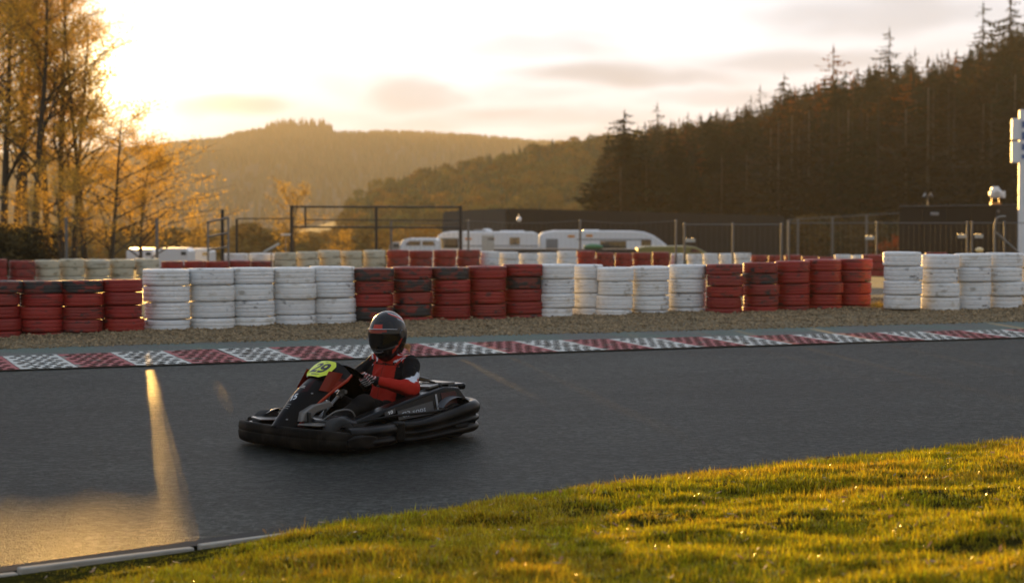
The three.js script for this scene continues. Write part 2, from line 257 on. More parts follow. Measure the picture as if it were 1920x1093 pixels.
// perforated kerb slabs, red and white by turns
{
  const L = 0.575, Wd = 1.0;
  const kerb = new THREE.Group(); kerb.name = numbered('kerb'); kerb.userData = { kind: 'structure', label: 'perforated red and white kerb along the track' }; scene.add(kerb);
  const base = strip(kerbFront, kerbBack, -14, 16, 60, 0.007, 1); mesh('kerb_bed', base, std(0.035, 0.032, 0.022, 1), kerb);
  const wear = (r, g, b, s) => colorTex(256, 256, (u, v) => { const n = fbm(u * 6, v * 6, 5, s, 6), f = vnoise(u * 90, v * 90, s + 3, 90, 90), w = sstep(0.55, 0.75, n), k = 0.7 + 0.45 * f; return [mixn(r, 0.16, w) * k, mixn(g, 0.13, w) * k, mixn(b, 0.1, w) * k]; });
  const mats = [[0.30, 0.030, 0.030], [0.52, 0.51, 0.46]].map((c, k) => [0, 1].map((s) => new THREE.MeshStandardMaterial({ map: wear(...c, 300 + k * 50 + s * 9), roughness: 0.7 })));
  const dirt = std(0.03, 0.026, 0.018, 0.95);
  const slab = (w) => {
    const sh = new THREE.Shape([[-L / 2, -w / 2], [L / 2, -w / 2], [L / 2, w / 2], [-L / 2, w / 2]].map(([a, b]) => new THREE.Vector2(a, b)));
    const rows = 9, cols = 5, dx = L / cols, dy = w / rows;
    for (let j = 0; j < rows; j++) for (let i = 0; i < cols; i++) {
      const off = j % 2 ? dx / 2 : 0, cx = -L / 2 + dx * (i + 0.32) + off * 0.8, cy = -w / 2 + dy * (j + 0.5), hx = dx * 0.36, hy = dy * 0.36;
      if (cx + hx > L / 2 - 0.008) continue;
      sh.holes.push(new THREE.Path([[-hx, -hy * 0.4], [-hx * 0.5, -hy], [hx * 0.5, -hy], [hx, -hy * 0.4], [hx, hy * 0.4], [hx * 0.5, hy], [-hx * 0.5, hy], [-hx, hy * 0.4]].map(([a, b]) => new THREE.Vector2(cx + a, cy + b))));
    }
    const g = new THREE.ExtrudeGeometry(sh, { depth: 0.013, bevelEnabled: false }); g.rotateX(-Math.PI / 2); return g;
  };
  // walk along the front edge; the first red/white joint in view lies near pixel x = 36
  const start = onTrack(36, 696.5), cells = new Map(); let X = start.x, n = 0; const joints = [X];
  const step = (x, dir) => { const s = (kerbFront(x + 0.05) - kerbFront(x - 0.05)) / 0.1; return x + dir * (L + 0.006) / Math.hypot(1, s); };
  let left = X; const back = []; for (let i = 0; i < 9; i++) { left = step(left, -1); back.unshift(left); }
  for (let i = 0; i < 26; i++) { X = step(X, 1); joints.push(X); }
  const all = [...back, ...joints];
  for (let i = 0; i < all.length - 1; i++) {
    const xa = all[i], xb = all[i + 1], a = V(xa, 0, -kerbFront(xa)), b = V(xb, 0, -kerbFront(xb)), t = b.clone().sub(a).normalize(), nrm = V(t.z, 0, -t.x); if (nrm.z > 0) nrm.negate();
    const mid = a.clone().add(b).multiplyScalar(0.5); let w = 0.3; while (w < 2.5 && -(mid.z + nrm.z * w) < kerbBack(mid.x + nrm.x * w)) w += 0.02;
    const key = Math.round(w * 20); if (!cells.has(key)) cells.set(key, slab(key / 20 - 0.01));
    const red = (i - back.length + 100) % 2 === 1, m = mesh('kerb_slab', cells.get(key), [mats[red ? 0 : 1][i % 3 ? 0 : 1], dirt], kerb);
    const c = mid.clone().addScaledVector(nrm, w / 2); m.position.set(c.x, trackY(-c.z) + 0.009, c.z);
    const bas = new THREE.Matrix4(), xax = t.clone().addScaledVector(V(0, 1, 0), -TILT * t.z).normalize(), zax = xax.clone().cross(TRACK_UP).normalize(); bas.makeBasis(xax, TRACK_UP, zax); m.quaternion.setFromRotationMatrix(bas);
  }
}
// concrete edging and gutter by the grass
const edgeN = (X) => { const s = (grassEdge(X + 0.1) - grassEdge(X - 0.1)) / 0.2, l = Math.hypot(1, s); return { t: V(1 / l, 0, -s / l), n: V(s / l, 0, 1 / l) }; };   // n points to the camera side
{
  const edging = new THREE.Group(); edging.name = numbered('concrete_edging'); edging.userData = { kind: 'structure', label: 'pale concrete edging stones between asphalt and grass' }; scene.add(edging);
  const stoneTex = colorTex(256, 64, (u, v) => { const n = fbm(u * 8, v * 4, 4, 71, 8, 4), k = 0.6 + 0.7 * n; return [0.34 * k, 0.31 * k, 0.26 * k]; });
  const sm = new THREE.MeshStandardMaterial({ map: stoneTex, roughness: 0.8 }), gutter = std(0.012, 0.011, 0.010, 0.95), stone = rbx(0.98, 0.12, 0.055, 0.010);
  let X = -6; for (let i = 0; i < 14; i++) {
    const { t, n } = edgeN(X), D = grassEdge(X), m = mesh('edging_stone', stone, sm, edging);
    m.position.set(X + n.x * 0.17, trackY(D) - 0.043 - 0.05 * sstep(-1.5, -1.0, X) + rr(-0.004, 0.004), -D + n.z * 0.17); m.rotation.y = Math.atan2(-t.z, t.x) + rr(-0.008, 0.008); X += 0.99 * t.x;
  }
  mesh('gutter', gridGeo(40, 1, (u, v) => { const x = mixn(-6, 4.5, u), { n } = edgeN(x), D = grassEdge(x), o = mixn(-0.01, 0.14, v); return V(x + n.x * o, trackY(D) + 0.008, -D + n.z * o); }), gutter, edging);
}

// ---------------------------------------------------------------- grass bank in front
const grassDist = (X, D) => (grassEdge(X) - D) * 0.8;
function bankY(X, D) { const d = grassDist(X, D); return trackY(D) + 0.045 * sstep(0.12, 0.5, d) * (1 - 0.9 * sstep(-1, -1.7, X) * sstep(1.4, 0.4, d)) + 0.07 * Math.max(0, Math.min(d, 5) - 0.35) * sstep(0.35, 1.0, d) * (X < -1 ? mixn(1, sstep(0.4, 1.8, d), sstep(-1, -1.7, X)) : 1) + ((fbm(X * 1.3, D * 2.2, 3, 301) - 0.5) * 0.16 + (fbm(X * 4, D * 6, 2, 303) - 0.5) * 0.05) * sstep(0.15, 0.9, d); }
{
  const bankTex = colorTex(512, 512, (u, v) => { const n = fbm(u * 10, v * 10, 4, 83, 10), m = vnoise(u * 128, v * 128, 5, 128, 128), k = 0.5 + 0.9 * m; return [mixn(0.022, 0.04, n) * k, mixn(0.026, 0.03, n) * k, mixn(0.005, 0.008, n) * k]; });
  struct('grass_bank', gridGeo(220, 90, (u, v) => { const X = mixn(-9, 11, u), e = grassEdge(X) - 0.19, D = mixn(e, Math.min(e - 1, 2.5), v); return V(X, bankY(X, D) + (v < 0.005 ? -0.05 : 0), -D); }, (p) => [p.x / 0.8, p.z / 0.8]), new THREE.MeshPhysicalMaterial({ map: bankTex, roughness: 1, specularIntensity: 0 }), 'grass bank between the camera and the track');
  // blades
  const clump = (nb, lmin, lmax, w, spread, lean) => {
    const gs = [];
    for (let i = 0; i < nb; i++) {
      const L = rr(lmin, lmax), az = rr(0, 6.283), bend = rr(0.15, lean), x0 = rr(-spread, spread), z0 = rr(-spread, spread), dir = V(Math.cos(az), 0, Math.sin(az)), side = V(-dir.z, 0, dir.x), pos = [], idx = [], n = 3;
      for (let k = 0; k <= n; k++) { const s = k / n, p = V(x0, 0, z0).addScaledVector(dir, L * bend * s * s).add(V(0, L * s * (1 - 0.35 * bend * s), 0)), hw = w * (1 - s * 0.85) / 2; for (const e of k === n ? [0] : [-1, 1]) { const q = p.clone().addScaledVector(side, e * hw); pos.push(q.x, q.y, q.z); } }
      for (let k = 0; k < n - 1; k++) idx.push(2 * k, 2 * k + 1, 2 * k + 2, 2 * k + 1, 2 * k + 3, 2 * k + 2); idx.push(2 * n - 2, 2 * n - 1, 2 * n);
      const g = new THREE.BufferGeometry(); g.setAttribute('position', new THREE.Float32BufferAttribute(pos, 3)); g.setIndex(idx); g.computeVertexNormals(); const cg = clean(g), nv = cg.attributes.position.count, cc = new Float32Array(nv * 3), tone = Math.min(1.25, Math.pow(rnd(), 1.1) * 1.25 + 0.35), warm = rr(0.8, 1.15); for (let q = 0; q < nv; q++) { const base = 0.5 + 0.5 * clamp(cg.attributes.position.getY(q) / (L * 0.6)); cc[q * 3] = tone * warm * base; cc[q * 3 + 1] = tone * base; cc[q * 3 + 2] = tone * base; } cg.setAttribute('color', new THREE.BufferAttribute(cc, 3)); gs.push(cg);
    }
    return mergeGeometries(gs);
  };
  seed(5);
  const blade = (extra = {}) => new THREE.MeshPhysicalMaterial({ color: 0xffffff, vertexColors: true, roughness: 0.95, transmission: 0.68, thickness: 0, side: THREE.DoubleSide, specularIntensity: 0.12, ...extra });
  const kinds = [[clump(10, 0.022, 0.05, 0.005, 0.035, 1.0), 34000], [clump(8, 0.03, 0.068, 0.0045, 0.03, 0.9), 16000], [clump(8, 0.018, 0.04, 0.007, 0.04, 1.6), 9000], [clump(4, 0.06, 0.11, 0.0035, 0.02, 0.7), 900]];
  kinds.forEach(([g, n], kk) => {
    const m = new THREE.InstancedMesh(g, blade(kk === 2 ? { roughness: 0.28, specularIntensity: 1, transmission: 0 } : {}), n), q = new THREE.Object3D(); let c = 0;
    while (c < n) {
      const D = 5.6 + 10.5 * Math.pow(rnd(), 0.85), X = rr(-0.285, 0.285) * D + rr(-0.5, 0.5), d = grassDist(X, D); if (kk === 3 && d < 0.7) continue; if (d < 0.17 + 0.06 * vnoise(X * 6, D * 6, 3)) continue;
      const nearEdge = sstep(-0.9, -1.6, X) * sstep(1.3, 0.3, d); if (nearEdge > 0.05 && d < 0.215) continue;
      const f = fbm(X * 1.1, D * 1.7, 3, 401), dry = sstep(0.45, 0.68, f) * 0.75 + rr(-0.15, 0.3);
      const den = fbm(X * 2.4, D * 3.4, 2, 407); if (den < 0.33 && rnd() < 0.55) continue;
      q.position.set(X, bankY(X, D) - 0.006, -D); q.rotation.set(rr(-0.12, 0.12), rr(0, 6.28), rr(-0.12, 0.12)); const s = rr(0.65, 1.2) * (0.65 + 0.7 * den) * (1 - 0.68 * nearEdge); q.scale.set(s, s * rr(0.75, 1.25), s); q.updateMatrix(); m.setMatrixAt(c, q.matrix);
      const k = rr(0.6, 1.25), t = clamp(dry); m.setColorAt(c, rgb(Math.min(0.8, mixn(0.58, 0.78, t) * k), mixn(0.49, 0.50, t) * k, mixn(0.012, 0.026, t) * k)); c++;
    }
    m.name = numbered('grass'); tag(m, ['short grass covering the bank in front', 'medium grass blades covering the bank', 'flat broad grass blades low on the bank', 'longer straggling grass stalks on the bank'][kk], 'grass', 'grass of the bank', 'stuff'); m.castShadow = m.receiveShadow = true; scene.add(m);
  });
  { // leaves blown onto the bank
    seed(6); const N = 420, sh = new THREE.Shape(); sh.moveTo(0, -0.02); sh.quadraticCurveTo(0.014, -0.004, 0, 0.022); sh.quadraticCurveTo(-0.014, -0.004, 0, -0.02);
    const g = new THREE.ShapeGeometry(sh, 5), pp = g.attributes.position; for (let i = 0; i < pp.count; i++) pp.setZ(i, 9 * pp.getX(i) ** 2 + 4 * pp.getY(i) ** 2); g.computeVertexNormals();
    const m = new THREE.InstancedMesh(g, phys(1, 1, 1, { roughness: 0.6, transmission: 0.35, thickness: 0, side: THREE.DoubleSide }), N), q = new THREE.Object3D(); let c = 0;
    while (c < N) { const D = rr(6, 15), X = rr(-0.28, 0.28) * D, d = grassDist(X, D); if (d < 0.1) continue; q.position.set(X, bankY(X, D) + rr(0.02, 0.05), -D); q.rotation.set(rr(-2.2, -0.8), rr(-0.6, 0.6), rr(0, 6.28)); q.scale.setScalar(rr(0.6, 1.2)); q.updateMatrix(); m.setMatrixAt(c, q.matrix); const k = rr(0.5, 1.1); m.setColorAt(c++, rgb(0.42 * k, 0.2 * k, 0.04 * k)); }
    m.name = numbered('fallen_leaves'); tag(m, 'brown fallen leaves scattered in the grass of the bank', 'leaves', null, 'stuff'); m.castShadow = true; scene.add(m);
  }
}

// ---------------------------------------------------------------- hills and woods
const bark = (r, g, b) => new THREE.MeshStandardMaterial({ map: colorTex(64, 256, (u, v) => { const n = fbm(u * 8, v * 12, 4, 61, 8, 12), k = 0.5 + n; return [r * k, g * k, b * k]; }), roughness: 0.95 });
const leafMat = (r, g, b, tr = 0.4) => phys(r, g, b, { roughness: 0.9, transmission: tr, thickness: 0, side: THREE.DoubleSide, specularIntensity: 0.1 });
const litter = colorTex(256, 256, (u, v) => { const n = fbm(u * 8, v * 8, 5, 91, 8), k = 0.5 + n; return [0.075 * k, 0.055 * k, 0.025 * k]; });
const litterMat = new THREE.MeshStandardMaterial({ map: litter, roughness: 1 });
// far ridge: heights read along the skyline at 2300 m
const FAR = 2300, ridge = curve([[-900, 300], [0, 288], [200, 284], [300, 271], [420, 261], [440, 253], [490, 246], [625, 250], [640, 251], [720, 249], [800, 250], [900, 256], [1000, 266], [1140, 272], [1400, 280], [1900, 290], [2800, 300]].map(([x, y]) => { const p = at(x, y + 10, FAR); return [p.x, p.y]; }));
function farY(X, D) { const t = clamp((D - 900) / (FAR - 900)), b = groundY(900); const r = ridge(X * FAR / D); const up = b + (r - b) * (0.25 * t + 0.75 * t * t * (3 - 2 * t)); return D <= FAR ? up + (fbm(X / 260, D / 260, 3, 601) - 0.5) * 34 * Math.sin(Math.PI * t) : r - (D - FAR) * 0.12; }
struct('far_hill', gridGeo(140, 40, (u, v) => { const D = mixn(880, 3000, v), X = mixn(-1500, 1500, u); return V(X, farY(X, D), -D); }, (p) => [p.x / 40, p.z / 40]), litterMat, 'far wooded hill under the low sun');
function coneTree(layers, w, seg, jag) {      // small far tree: stacked ragged skirts
  const gs = []; for (let i = 0; i < layers; i++) { const g = new THREE.ConeGeometry(w * (1 - i / layers * 0.8), 1.5 / layers, seg, 1, true), p = g.attributes.position; for (let k = 0; k < p.count; k++) if (p.getY(k) < 0) { const f = 1 - jag * h2(k % seg, i, 7); p.setX(k, p.getX(k) * f); p.setZ(k, p.getZ(k) * f); } g.translate(0, 0.15 + (i + 0.5) / layers * 0.82, 0); gs.push(g); } return mg(gs);
}
function puffTree(n, s) { // small far broadleaf: a cloud of leaf triangles on a stick
  seed(s); const pos = []; for (let i = 0; i < n; i++) { const a = rr(0, 6.283), h = Math.pow(rnd(), 0.8), R = 0.36 * Math.sqrt(Math.max(0.05, 1 - (2 * h - 1) ** 2)) * Math.sqrt(rnd()) + 0.02, c = V(Math.cos(a) * R, 0.22 + h * 0.78, Math.sin(a) * R); for (let k = 0; k < 3; k++) pos.push(c.x + rr(-0.085, 0.085), c.y + rr(-0.07, 0.07), c.z + rr(-0.085, 0.085)); }
  const g = new THREE.BufferGeometry(); g.setAttribute('position', new THREE.Float32BufferAttribute(pos, 3)); g.computeVertexNormals();
  return mg([g, cyl(V(0, 0, 0), V(0, 0.6, 0), 0.02, 0.008, 4)]);
}
function wood(name, label, geo, mat, n, place, colors) {
  const m = new THREE.InstancedMesh(geo, mat, n), q = new THREE.Object3D(); let c = 0, tries = 0;
  while (c < n && tries++ < n * 20) { const p = place(); if (!p) continue; q.position.set(p.x, p.y, p.z); q.rotation.set(0, rr(0, 6.28), 0); q.scale.set(p.w, p.h, p.w); q.updateMatrix(); m.setMatrixAt(c, q.matrix); const k = rr(0.7, 1.25), cc = pick(colors); m.setColorAt(c, rgb(cc[0] * k, cc[1] * k, cc[2] * k)); c++; }
  m.count = c; m.name = numbered(name); tag(m, label, 'wood', null, 'stuff'); m.castShadow = m.receiveShadow = true; scene.add(m); return m;
}
const white = () => leafMat(1, 1, 1, 0.25);
seed(31);
wood('far_wood', 'hazy wood covering the far hill', coneTree(3, 0.3, 6, 0.4), new THREE.MeshStandardMaterial({ roughness: 1, side: THREE.DoubleSide }), 16000, () => { const D = mixn(950, 2380, Math.sqrt(rnd())), X = rr(-0.31, 0.2) * D, h = rr(6, 10); return { x: X, y: farY(X, D) - 1, z: -D, h, w: h * rr(1, 1.6) }; }, [[0.10, 0.085, 0.03], [0.12, 0.085, 0.03], [0.14, 0.09, 0.035], [0.08, 0.075, 0.03]]);
seed(32);
wood('hilltop_wood', 'dark clump of firs standing on the far hilltop', coneTree(5, 0.3, 7, 0.4), new THREE.MeshStandardMaterial({ roughness: 1, side: THREE.DoubleSide }), 150, () => { const x = rr(496, 622), p = at(x, 250, FAR), D = FAR + rr(-60, 10), X = p.x * D / FAR; const top = 218 + (x < 520 ? (520 - x) * 0.35 : 0) + rr(0, 9) + (x > 612 ? 6 : 0), y = farY(X, D) - 2, h = at(x, top, D).y - y; return { x: X, y, z: -D, h: h * rr(0.62, 1), w: 17 }; }, [[0.03, 0.036, 0.016], [0.04, 0.04, 0.018]]);
// nearer hill right of centre
const MID = 520, mridge = curve([[300, 430], [560, 408], [640, 385], [700, 366], [760, 352], [820, 340], [900, 322], [980, 300], [1060, 285], [1140, 275], [1250, 262], [1400, 250], [1900, 230]].map(([x, y]) => { const p = at(x, y + 22, MID); return [p.x, p.y]; }));
function midY(X, D) { const t = clamp((D - 330) / (MID - 330)), b = groundY(330), r = Math.max(mridge(X * MID / D), b - 0.5); return D <= MID ? b - 0.3 + (r - b) * t * (0.55 + 0.45 * t) : r - (D - MID) * 0.05; }
struct('wooded_hill', gridGeo(80, 20, (u, v) => { const D = mixn(325, 800, v), X = mixn(-75, 260, u); return V(X, midY(X, D), -D); }, (p) => [p.x / 20, p.z / 20]), litterMat, 'nearer wooded hill in golden haze');
seed(33);
const puffs = [puffTree(260, 901), puffTree(260, 902)];
const midPlace = (hl, hh, p = 1) => () => { const D = mixn(335, 560, Math.pow(rnd(), p)), X = rr(-0.085, 0.14) * D, y = midY(X, D); if (X < -0.06 * D && rnd() < 0.7) return null; const h = rr(hl, hh); return { x: X, y: y - 0.3, z: -D, h, w: h * rr(0.75, 1.1) }; };
wood('broadleaf_wood', 'golden and olive broadleaf wood on the nearer hill', puffs[0], white(), 1500, midPlace(4, 8), [[0.22, 0.15, 0.035], [0.17, 0.14, 0.04], [0.26, 0.15, 0.035], [0.13, 0.13, 0.04]]);
wood('conifer_wood', 'green conifers mixed through the nearer hill', coneTree(7, 0.2, 7, 0.45), new THREE.MeshStandardMaterial({ roughness: 1, side: THREE.DoubleSide }), 900, midPlace(5, 8.5, 0.7), [[0.05, 0.065, 0.02], [0.06, 0.07, 0.022], [0.04, 0.055, 0.02]]);
wood('golden_thicket', 'low golden bushes at the foot of the hills', puffs[1], white(), 1100, () => { const D = rr(180, 420), X = rr(-0.25, 0.05) * D, h = rr(1.8, 4.2); return { x: X, y: groundY(D) - 0.2, z: -D, h, w: h * rr(0.9, 1.5) }; }, [[0.34, 0.2, 0.04], [0.3, 0.19, 0.05], [0.22, 0.16, 0.05]]);

// right hillside with spruces and larches
const skyLine = curve([[1100, 300], [1130, 255], [1200, 240], [1300, 226], [1400, 205], [1500, 165], [1600, 140], [1700, 112], [1800, 100], [1850, 70], [1960, 40], [2300, -30]]);
function slopeY(X, D) { const t = clamp((X - 3) / 90), s = 0.018 + 0.125 * t * (0.6 + 0.5 * t); return groundY(150) - 0.15 + Math.max(0, Math.min(D, 300) - 152) * s; }
struct('hillside', gridGeo(40, 24, (u, v) => { const D = mixn(150, 420, v), X = mixn(4, 200, u); return V(X, slopeY(X, D) + (fbm(X / 9, D / 9, 2, 88) - 0.5) * 0.8 * sstep(150, 170, D) * sstep(4, 12, X), -D); }, (p) => [p.x / 10, p.z / 10]), litterMat, 'wooded slope rising behind the sheds');

function spruceGeo(s, o) {        // unit-height conifer: crown of drooping ragged branches, and its trunk
  seed(s); const pos = [], whorls = o.whorls, B = V(0, 0, 0);
  const tri = (a, b, c) => pos.push(a.x, a.y, a.z, b.x, b.y, b.z, c.x, c.y, c.z);
  for (let i = 0; i < whorls; i++) {
    const t = i / (whorls - 1), y = mixn(o.low, 0.985, Math.pow(t, 0.9)), len = o.w * Math.pow(1 - t, 0.66) * rr(0.75, 1.1) + 0.014, nb = Math.round(mixn(o.nb, 4, t));
    for (let k = 0; k < nb; k++) {
      if (rnd() < o.gap) continue;
      const a = rr(0, 6.283), L = len * rr(0.55, 1.15), droop = o.droop * L, d = V(Math.cos(a), 0, Math.sin(a)), sd = V(-d.z, 0, d.x), yy = y + rr(-0.012, 0.012);
      const p = (f, lat, dy) => V(d.x * L * f + sd.x * lat, yy - droop * Math.pow(f, 1.3) + (f > 0.75 ? (f - 0.75) * L * 0.5 : 0) + dy, d.z * L * f + sd.z * lat);
      const n = 5; for (let q = 0; q < n; q++) { const f0 = q / n, f1 = (q + 1) / n, wd = L * 0.34 * (1 - f0 * 0.7) * rr(0.7, 1.2); const m = p(f0, 0, 0), e = p(f1, 0, 0); for (const sg of [-1, 1]) { if (rnd() < o.thin) continue; tri(m, e, p(Math.min(1.05, f0 + 0.24), sg * wd, -wd * rr(0.1, 0.6))); if (rnd() < o.hang) tri(m, e, p(f0 + 0.1, sg * wd * 0.2, -L * rr(0.06, 0.16) - 0.006)); } }
    }
  }
  for (let k = 0; k < 5; k++) { const a = k * 1.256; tri(V(0, 1.015, 0), V(Math.cos(a) * 0.006, 0.95, Math.sin(a) * 0.006), V(Math.cos(a + 1.2) * 0.006, 0.95, Math.sin(a + 1.2) * 0.006)); }
  const g = new THREE.BufferGeometry(); g.setAttribute('position', new THREE.Float32BufferAttribute(pos, 3)); g.computeVertexNormals();
  const tr = [cyl(V(0, -0.01, 0), V(0, 0.97, 0), 0.0125, 0.002, 7)];
  for (let k = 0; k < 26; k++) { const y = rr(0.1, 0.5), a = rr(0, 6.28), L = rr(0.03, 0.1); tr.push(cyl(V(0, y, 0), V(Math.cos(a) * L, y + rr(-0.02, 0.015), Math.sin(a) * L), 0.0022, 0.0006, 3, true)); }
  return { crown: clean(g), trunk: mg(tr) };
}
const spruceKinds = [
  spruceGeo(11, { whorls: 52, low: 0.08, w: 0.30, nb: 12, gap: 0.05, droop: 0.35, thin: 0.08, hang: 0.5 }),
  spruceGeo(12, { whorls: 46, low: 0.12, w: 0.26, nb: 11, gap: 0.12, droop: 0.3, thin: 0.12, hang: 0.45 }),
  spruceGeo(13, { whorls: 38, low: 0.18, w: 0.25, nb: 9, gap: 0.28, droop: 0.22, thin: 0.2, hang: 0.3 }),
];
const larchKinds = [
  spruceGeo(21, { whorls: 30, low: 0.25, w: 0.25, nb: 11, gap: 0.18, droop: 0.12, thin: 0.35, hang: 0.25 }),
  spruceGeo(22, { whorls: 26, low: 0.36, w: 0.26, nb: 10, gap: 0.22, droop: 0.05, thin: 0.42, hang: 0.2 }),
  spruceGeo(23, { whorls: 26, low: 0.32, w: 0.22, nb: 10, gap: 0.26, droop: 0.1, thin: 0.45, hang: 0.15 }),
];
const barkDark = bark(0.07, 0.055, 0.04), barkPale = bark(0.17, 0.14, 0.1);
const spruceMats = [leafMat(0.022, 0.03, 0.012, 0.12), leafMat(0.03, 0.036, 0.014, 0.12), leafMat(0.04, 0.042, 0.016, 0.15)];
const larchMats = [leafMat(0.26, 0.095, 0.014, 0.55), leafMat(0.062, 0.037, 0.012, 0.4), leafMat(0.36, 0.115, 0.012, 0.6), leafMat(0.045, 0.033, 0.013, 0.35)];
function conifer(name, label, kind, mat, tm, x, top, D, w = 1, group) {
  const a = at(x, 400, D), y = D < 152 ? groundY(D) : slopeY(a.x, D), H = at(x, top, D).y - y, t = thing(name, label, name === 'larch_tree' ? 'larch tree' : 'spruce tree', group);
  t.position.set(a.x, y - 0.1, -D); t.rotation.y = (x * 1.7) % 6.28; t.scale.set(H * w, H, H * w);
  mesh('crown', kind.crown, mat, t); mesh('trunk', kind.trunk, tm, t); return t;
}
const S = spruceKinds, Lk = larchKinds;
// trees that stand out of the skyline, one by one
for (const [name, x, top, D, kind, mat, w, label] of [
  ['spruce_tree', 1171, 204, 166, S[0], 0, 1.55, 'broad dark spruce at the hazy end of the wooded slope'],
  ['spruce_tree', 1232, 190, 215, S[2], 0, 0.85, 'thin spruce rising behind the broad spruce at the slope\'s end'],
  ['spruce_tree', 1209, 226, 172, S[1], 1, 1.2, 'short spruce close beside the broad spruce at the slope\'s end'],
  ['spruce_tree', 1258, 222, 205, S[1], 0, 0.9, 'small pointed spruce second after the thin one'],
  ['spruce_tree', 1290, 208, 215, S[1], 1, 0.8, 'narrow spruce with needle-thin tip above the low dip'],
  ['larch_tree', 1345, 212, 230, Lk[2], 1, 1, 'bare brown larch low on the rising skyline'],
  ['spruce_tree', 1408, 178, 240, S[1], 0, 0.85, 'dark spruce halfway along the rising skyline'],
  ['larch_tree', 1425, 158, 250, Lk[2], 3, 1.1, 'nearly bare larch with open twigs halfway along the skyline'],
  ['spruce_tree', 1470, 136, 255, S[0], 0, 0.85, 'full dark spruce left of the tall orange larch'],
  ['larch_tree', 1562, 82, 240, Lk[1], 0, 1.2, 'tall orange larch with sparse open top'],
  ['larch_tree', 1600, 140, 235, Lk[0], 2, 1.3, 'glowing rust larch beside the tall orange larch'],
  ['spruce_tree', 1667, 50, 235, S[2], 0, 1.0, 'tall open spruce with ragged tip above the rust larches'],
  ['spruce_tree', 1640, 128, 228, S[1], 1, 1.0, 'shorter spruce in front of the tall open spruce'],
  ['larch_tree', 1715, 88, 240, Lk[2], 1, 1.0, 'thin brown larch between the two tallest spruces'],
  ['larch_tree', 1790, 104, 225, Lk[0], 2, 1.2, 'bright rust larch below the tall ragged spruces'],
  ['spruce_tree', 1757, 100, 232, S[1], 0, 0.9, 'slim spruce next to the bright rust larch'],
  ['spruce_tree', 1842, 2, 235, S[2], 0, 1.05, 'very tall ragged spruce near the top of the slope'],
  ['spruce_tree', 1893, -12, 228, S[1], 0, 1.25, 'highest dense spruce at the top of the slope'],
  ['spruce_tree', 1858, 60, 215, S[0], 0, 1.0, 'heavy dark spruce before the highest spruces'],
]) conifer(name, label, kind, (name === 'larch_tree' ? larchMats : spruceMats)[mat], name === 'larch_tree' ? barkPale : barkDark, x, top, D, w);
// front edge of the wood, with its bare stems
const ordinal = (i) => { const one = ['first', 'second', 'third', 'fourth', 'fifth', 'sixth', 'seventh', 'eighth', 'ninth', 'tenth', 'eleventh', 'twelfth', 'thirteenth', 'fourteenth', 'fifteenth', 'sixteenth', 'seventeenth', 'eighteenth', 'nineteenth'], n = i + 1; return n < 20 ? one[i] : n % 10 ? ['twenty', 'thirty', 'forty', 'fifty'][Math.floor(n / 10) - 2] + '-' + one[n % 10 - 1] : ['twentieth', 'thirtieth', 'fortieth', 'fiftieth'][n / 10 - 2]; };
seed(41);
for (let i = 0; i < 58; i++) {
  const x = 1150 + i * 14.5 + rr(-6, 6), u = (x - 1130) / 800, D = rr(158, 200), larch = rnd() < 0.72, top = Math.max(skyLine.call(null, 0) * 0 + pxTop(x) + rr(28, 95) * (0.5 + u), 60);
  conifer(larch ? 'larch_tree' : 'spruce_tree', `${larch ? 'brown larch with bare stem' : 'dark spruce'}, ${ordinal(i)} tree of the slope's front rank from the hazy end`, larch ? pick(Lk) : pick(S), larch ? larchMats[pick([1, 1, 1, 3, 3, 3, 0])] : pick(spruceMats), larch ? barkPale : barkDark, x, top, D, larch ? rr(1, 1.35) : rr(0.85, 1.1), larch ? 'front rank larches on the slope' : 'front rank spruces on the slope');
}
function pxTop(x) { const T = [[1100, 300], [1150, 258], [1200, 245], [1300, 228], [1400, 205], [1500, 165], [1600, 140], [1700, 112], [1800, 104], [1850, 75], [1960, 40], [2300, -30]]; let i = 1; while (i < T.length - 1 && x > T[i][0]) i++; const [a, b] = [T[i - 1], T[i]]; return a[1] + (b[1] - a[1]) * (x - a[0]) / (b[0] - a[0]); }
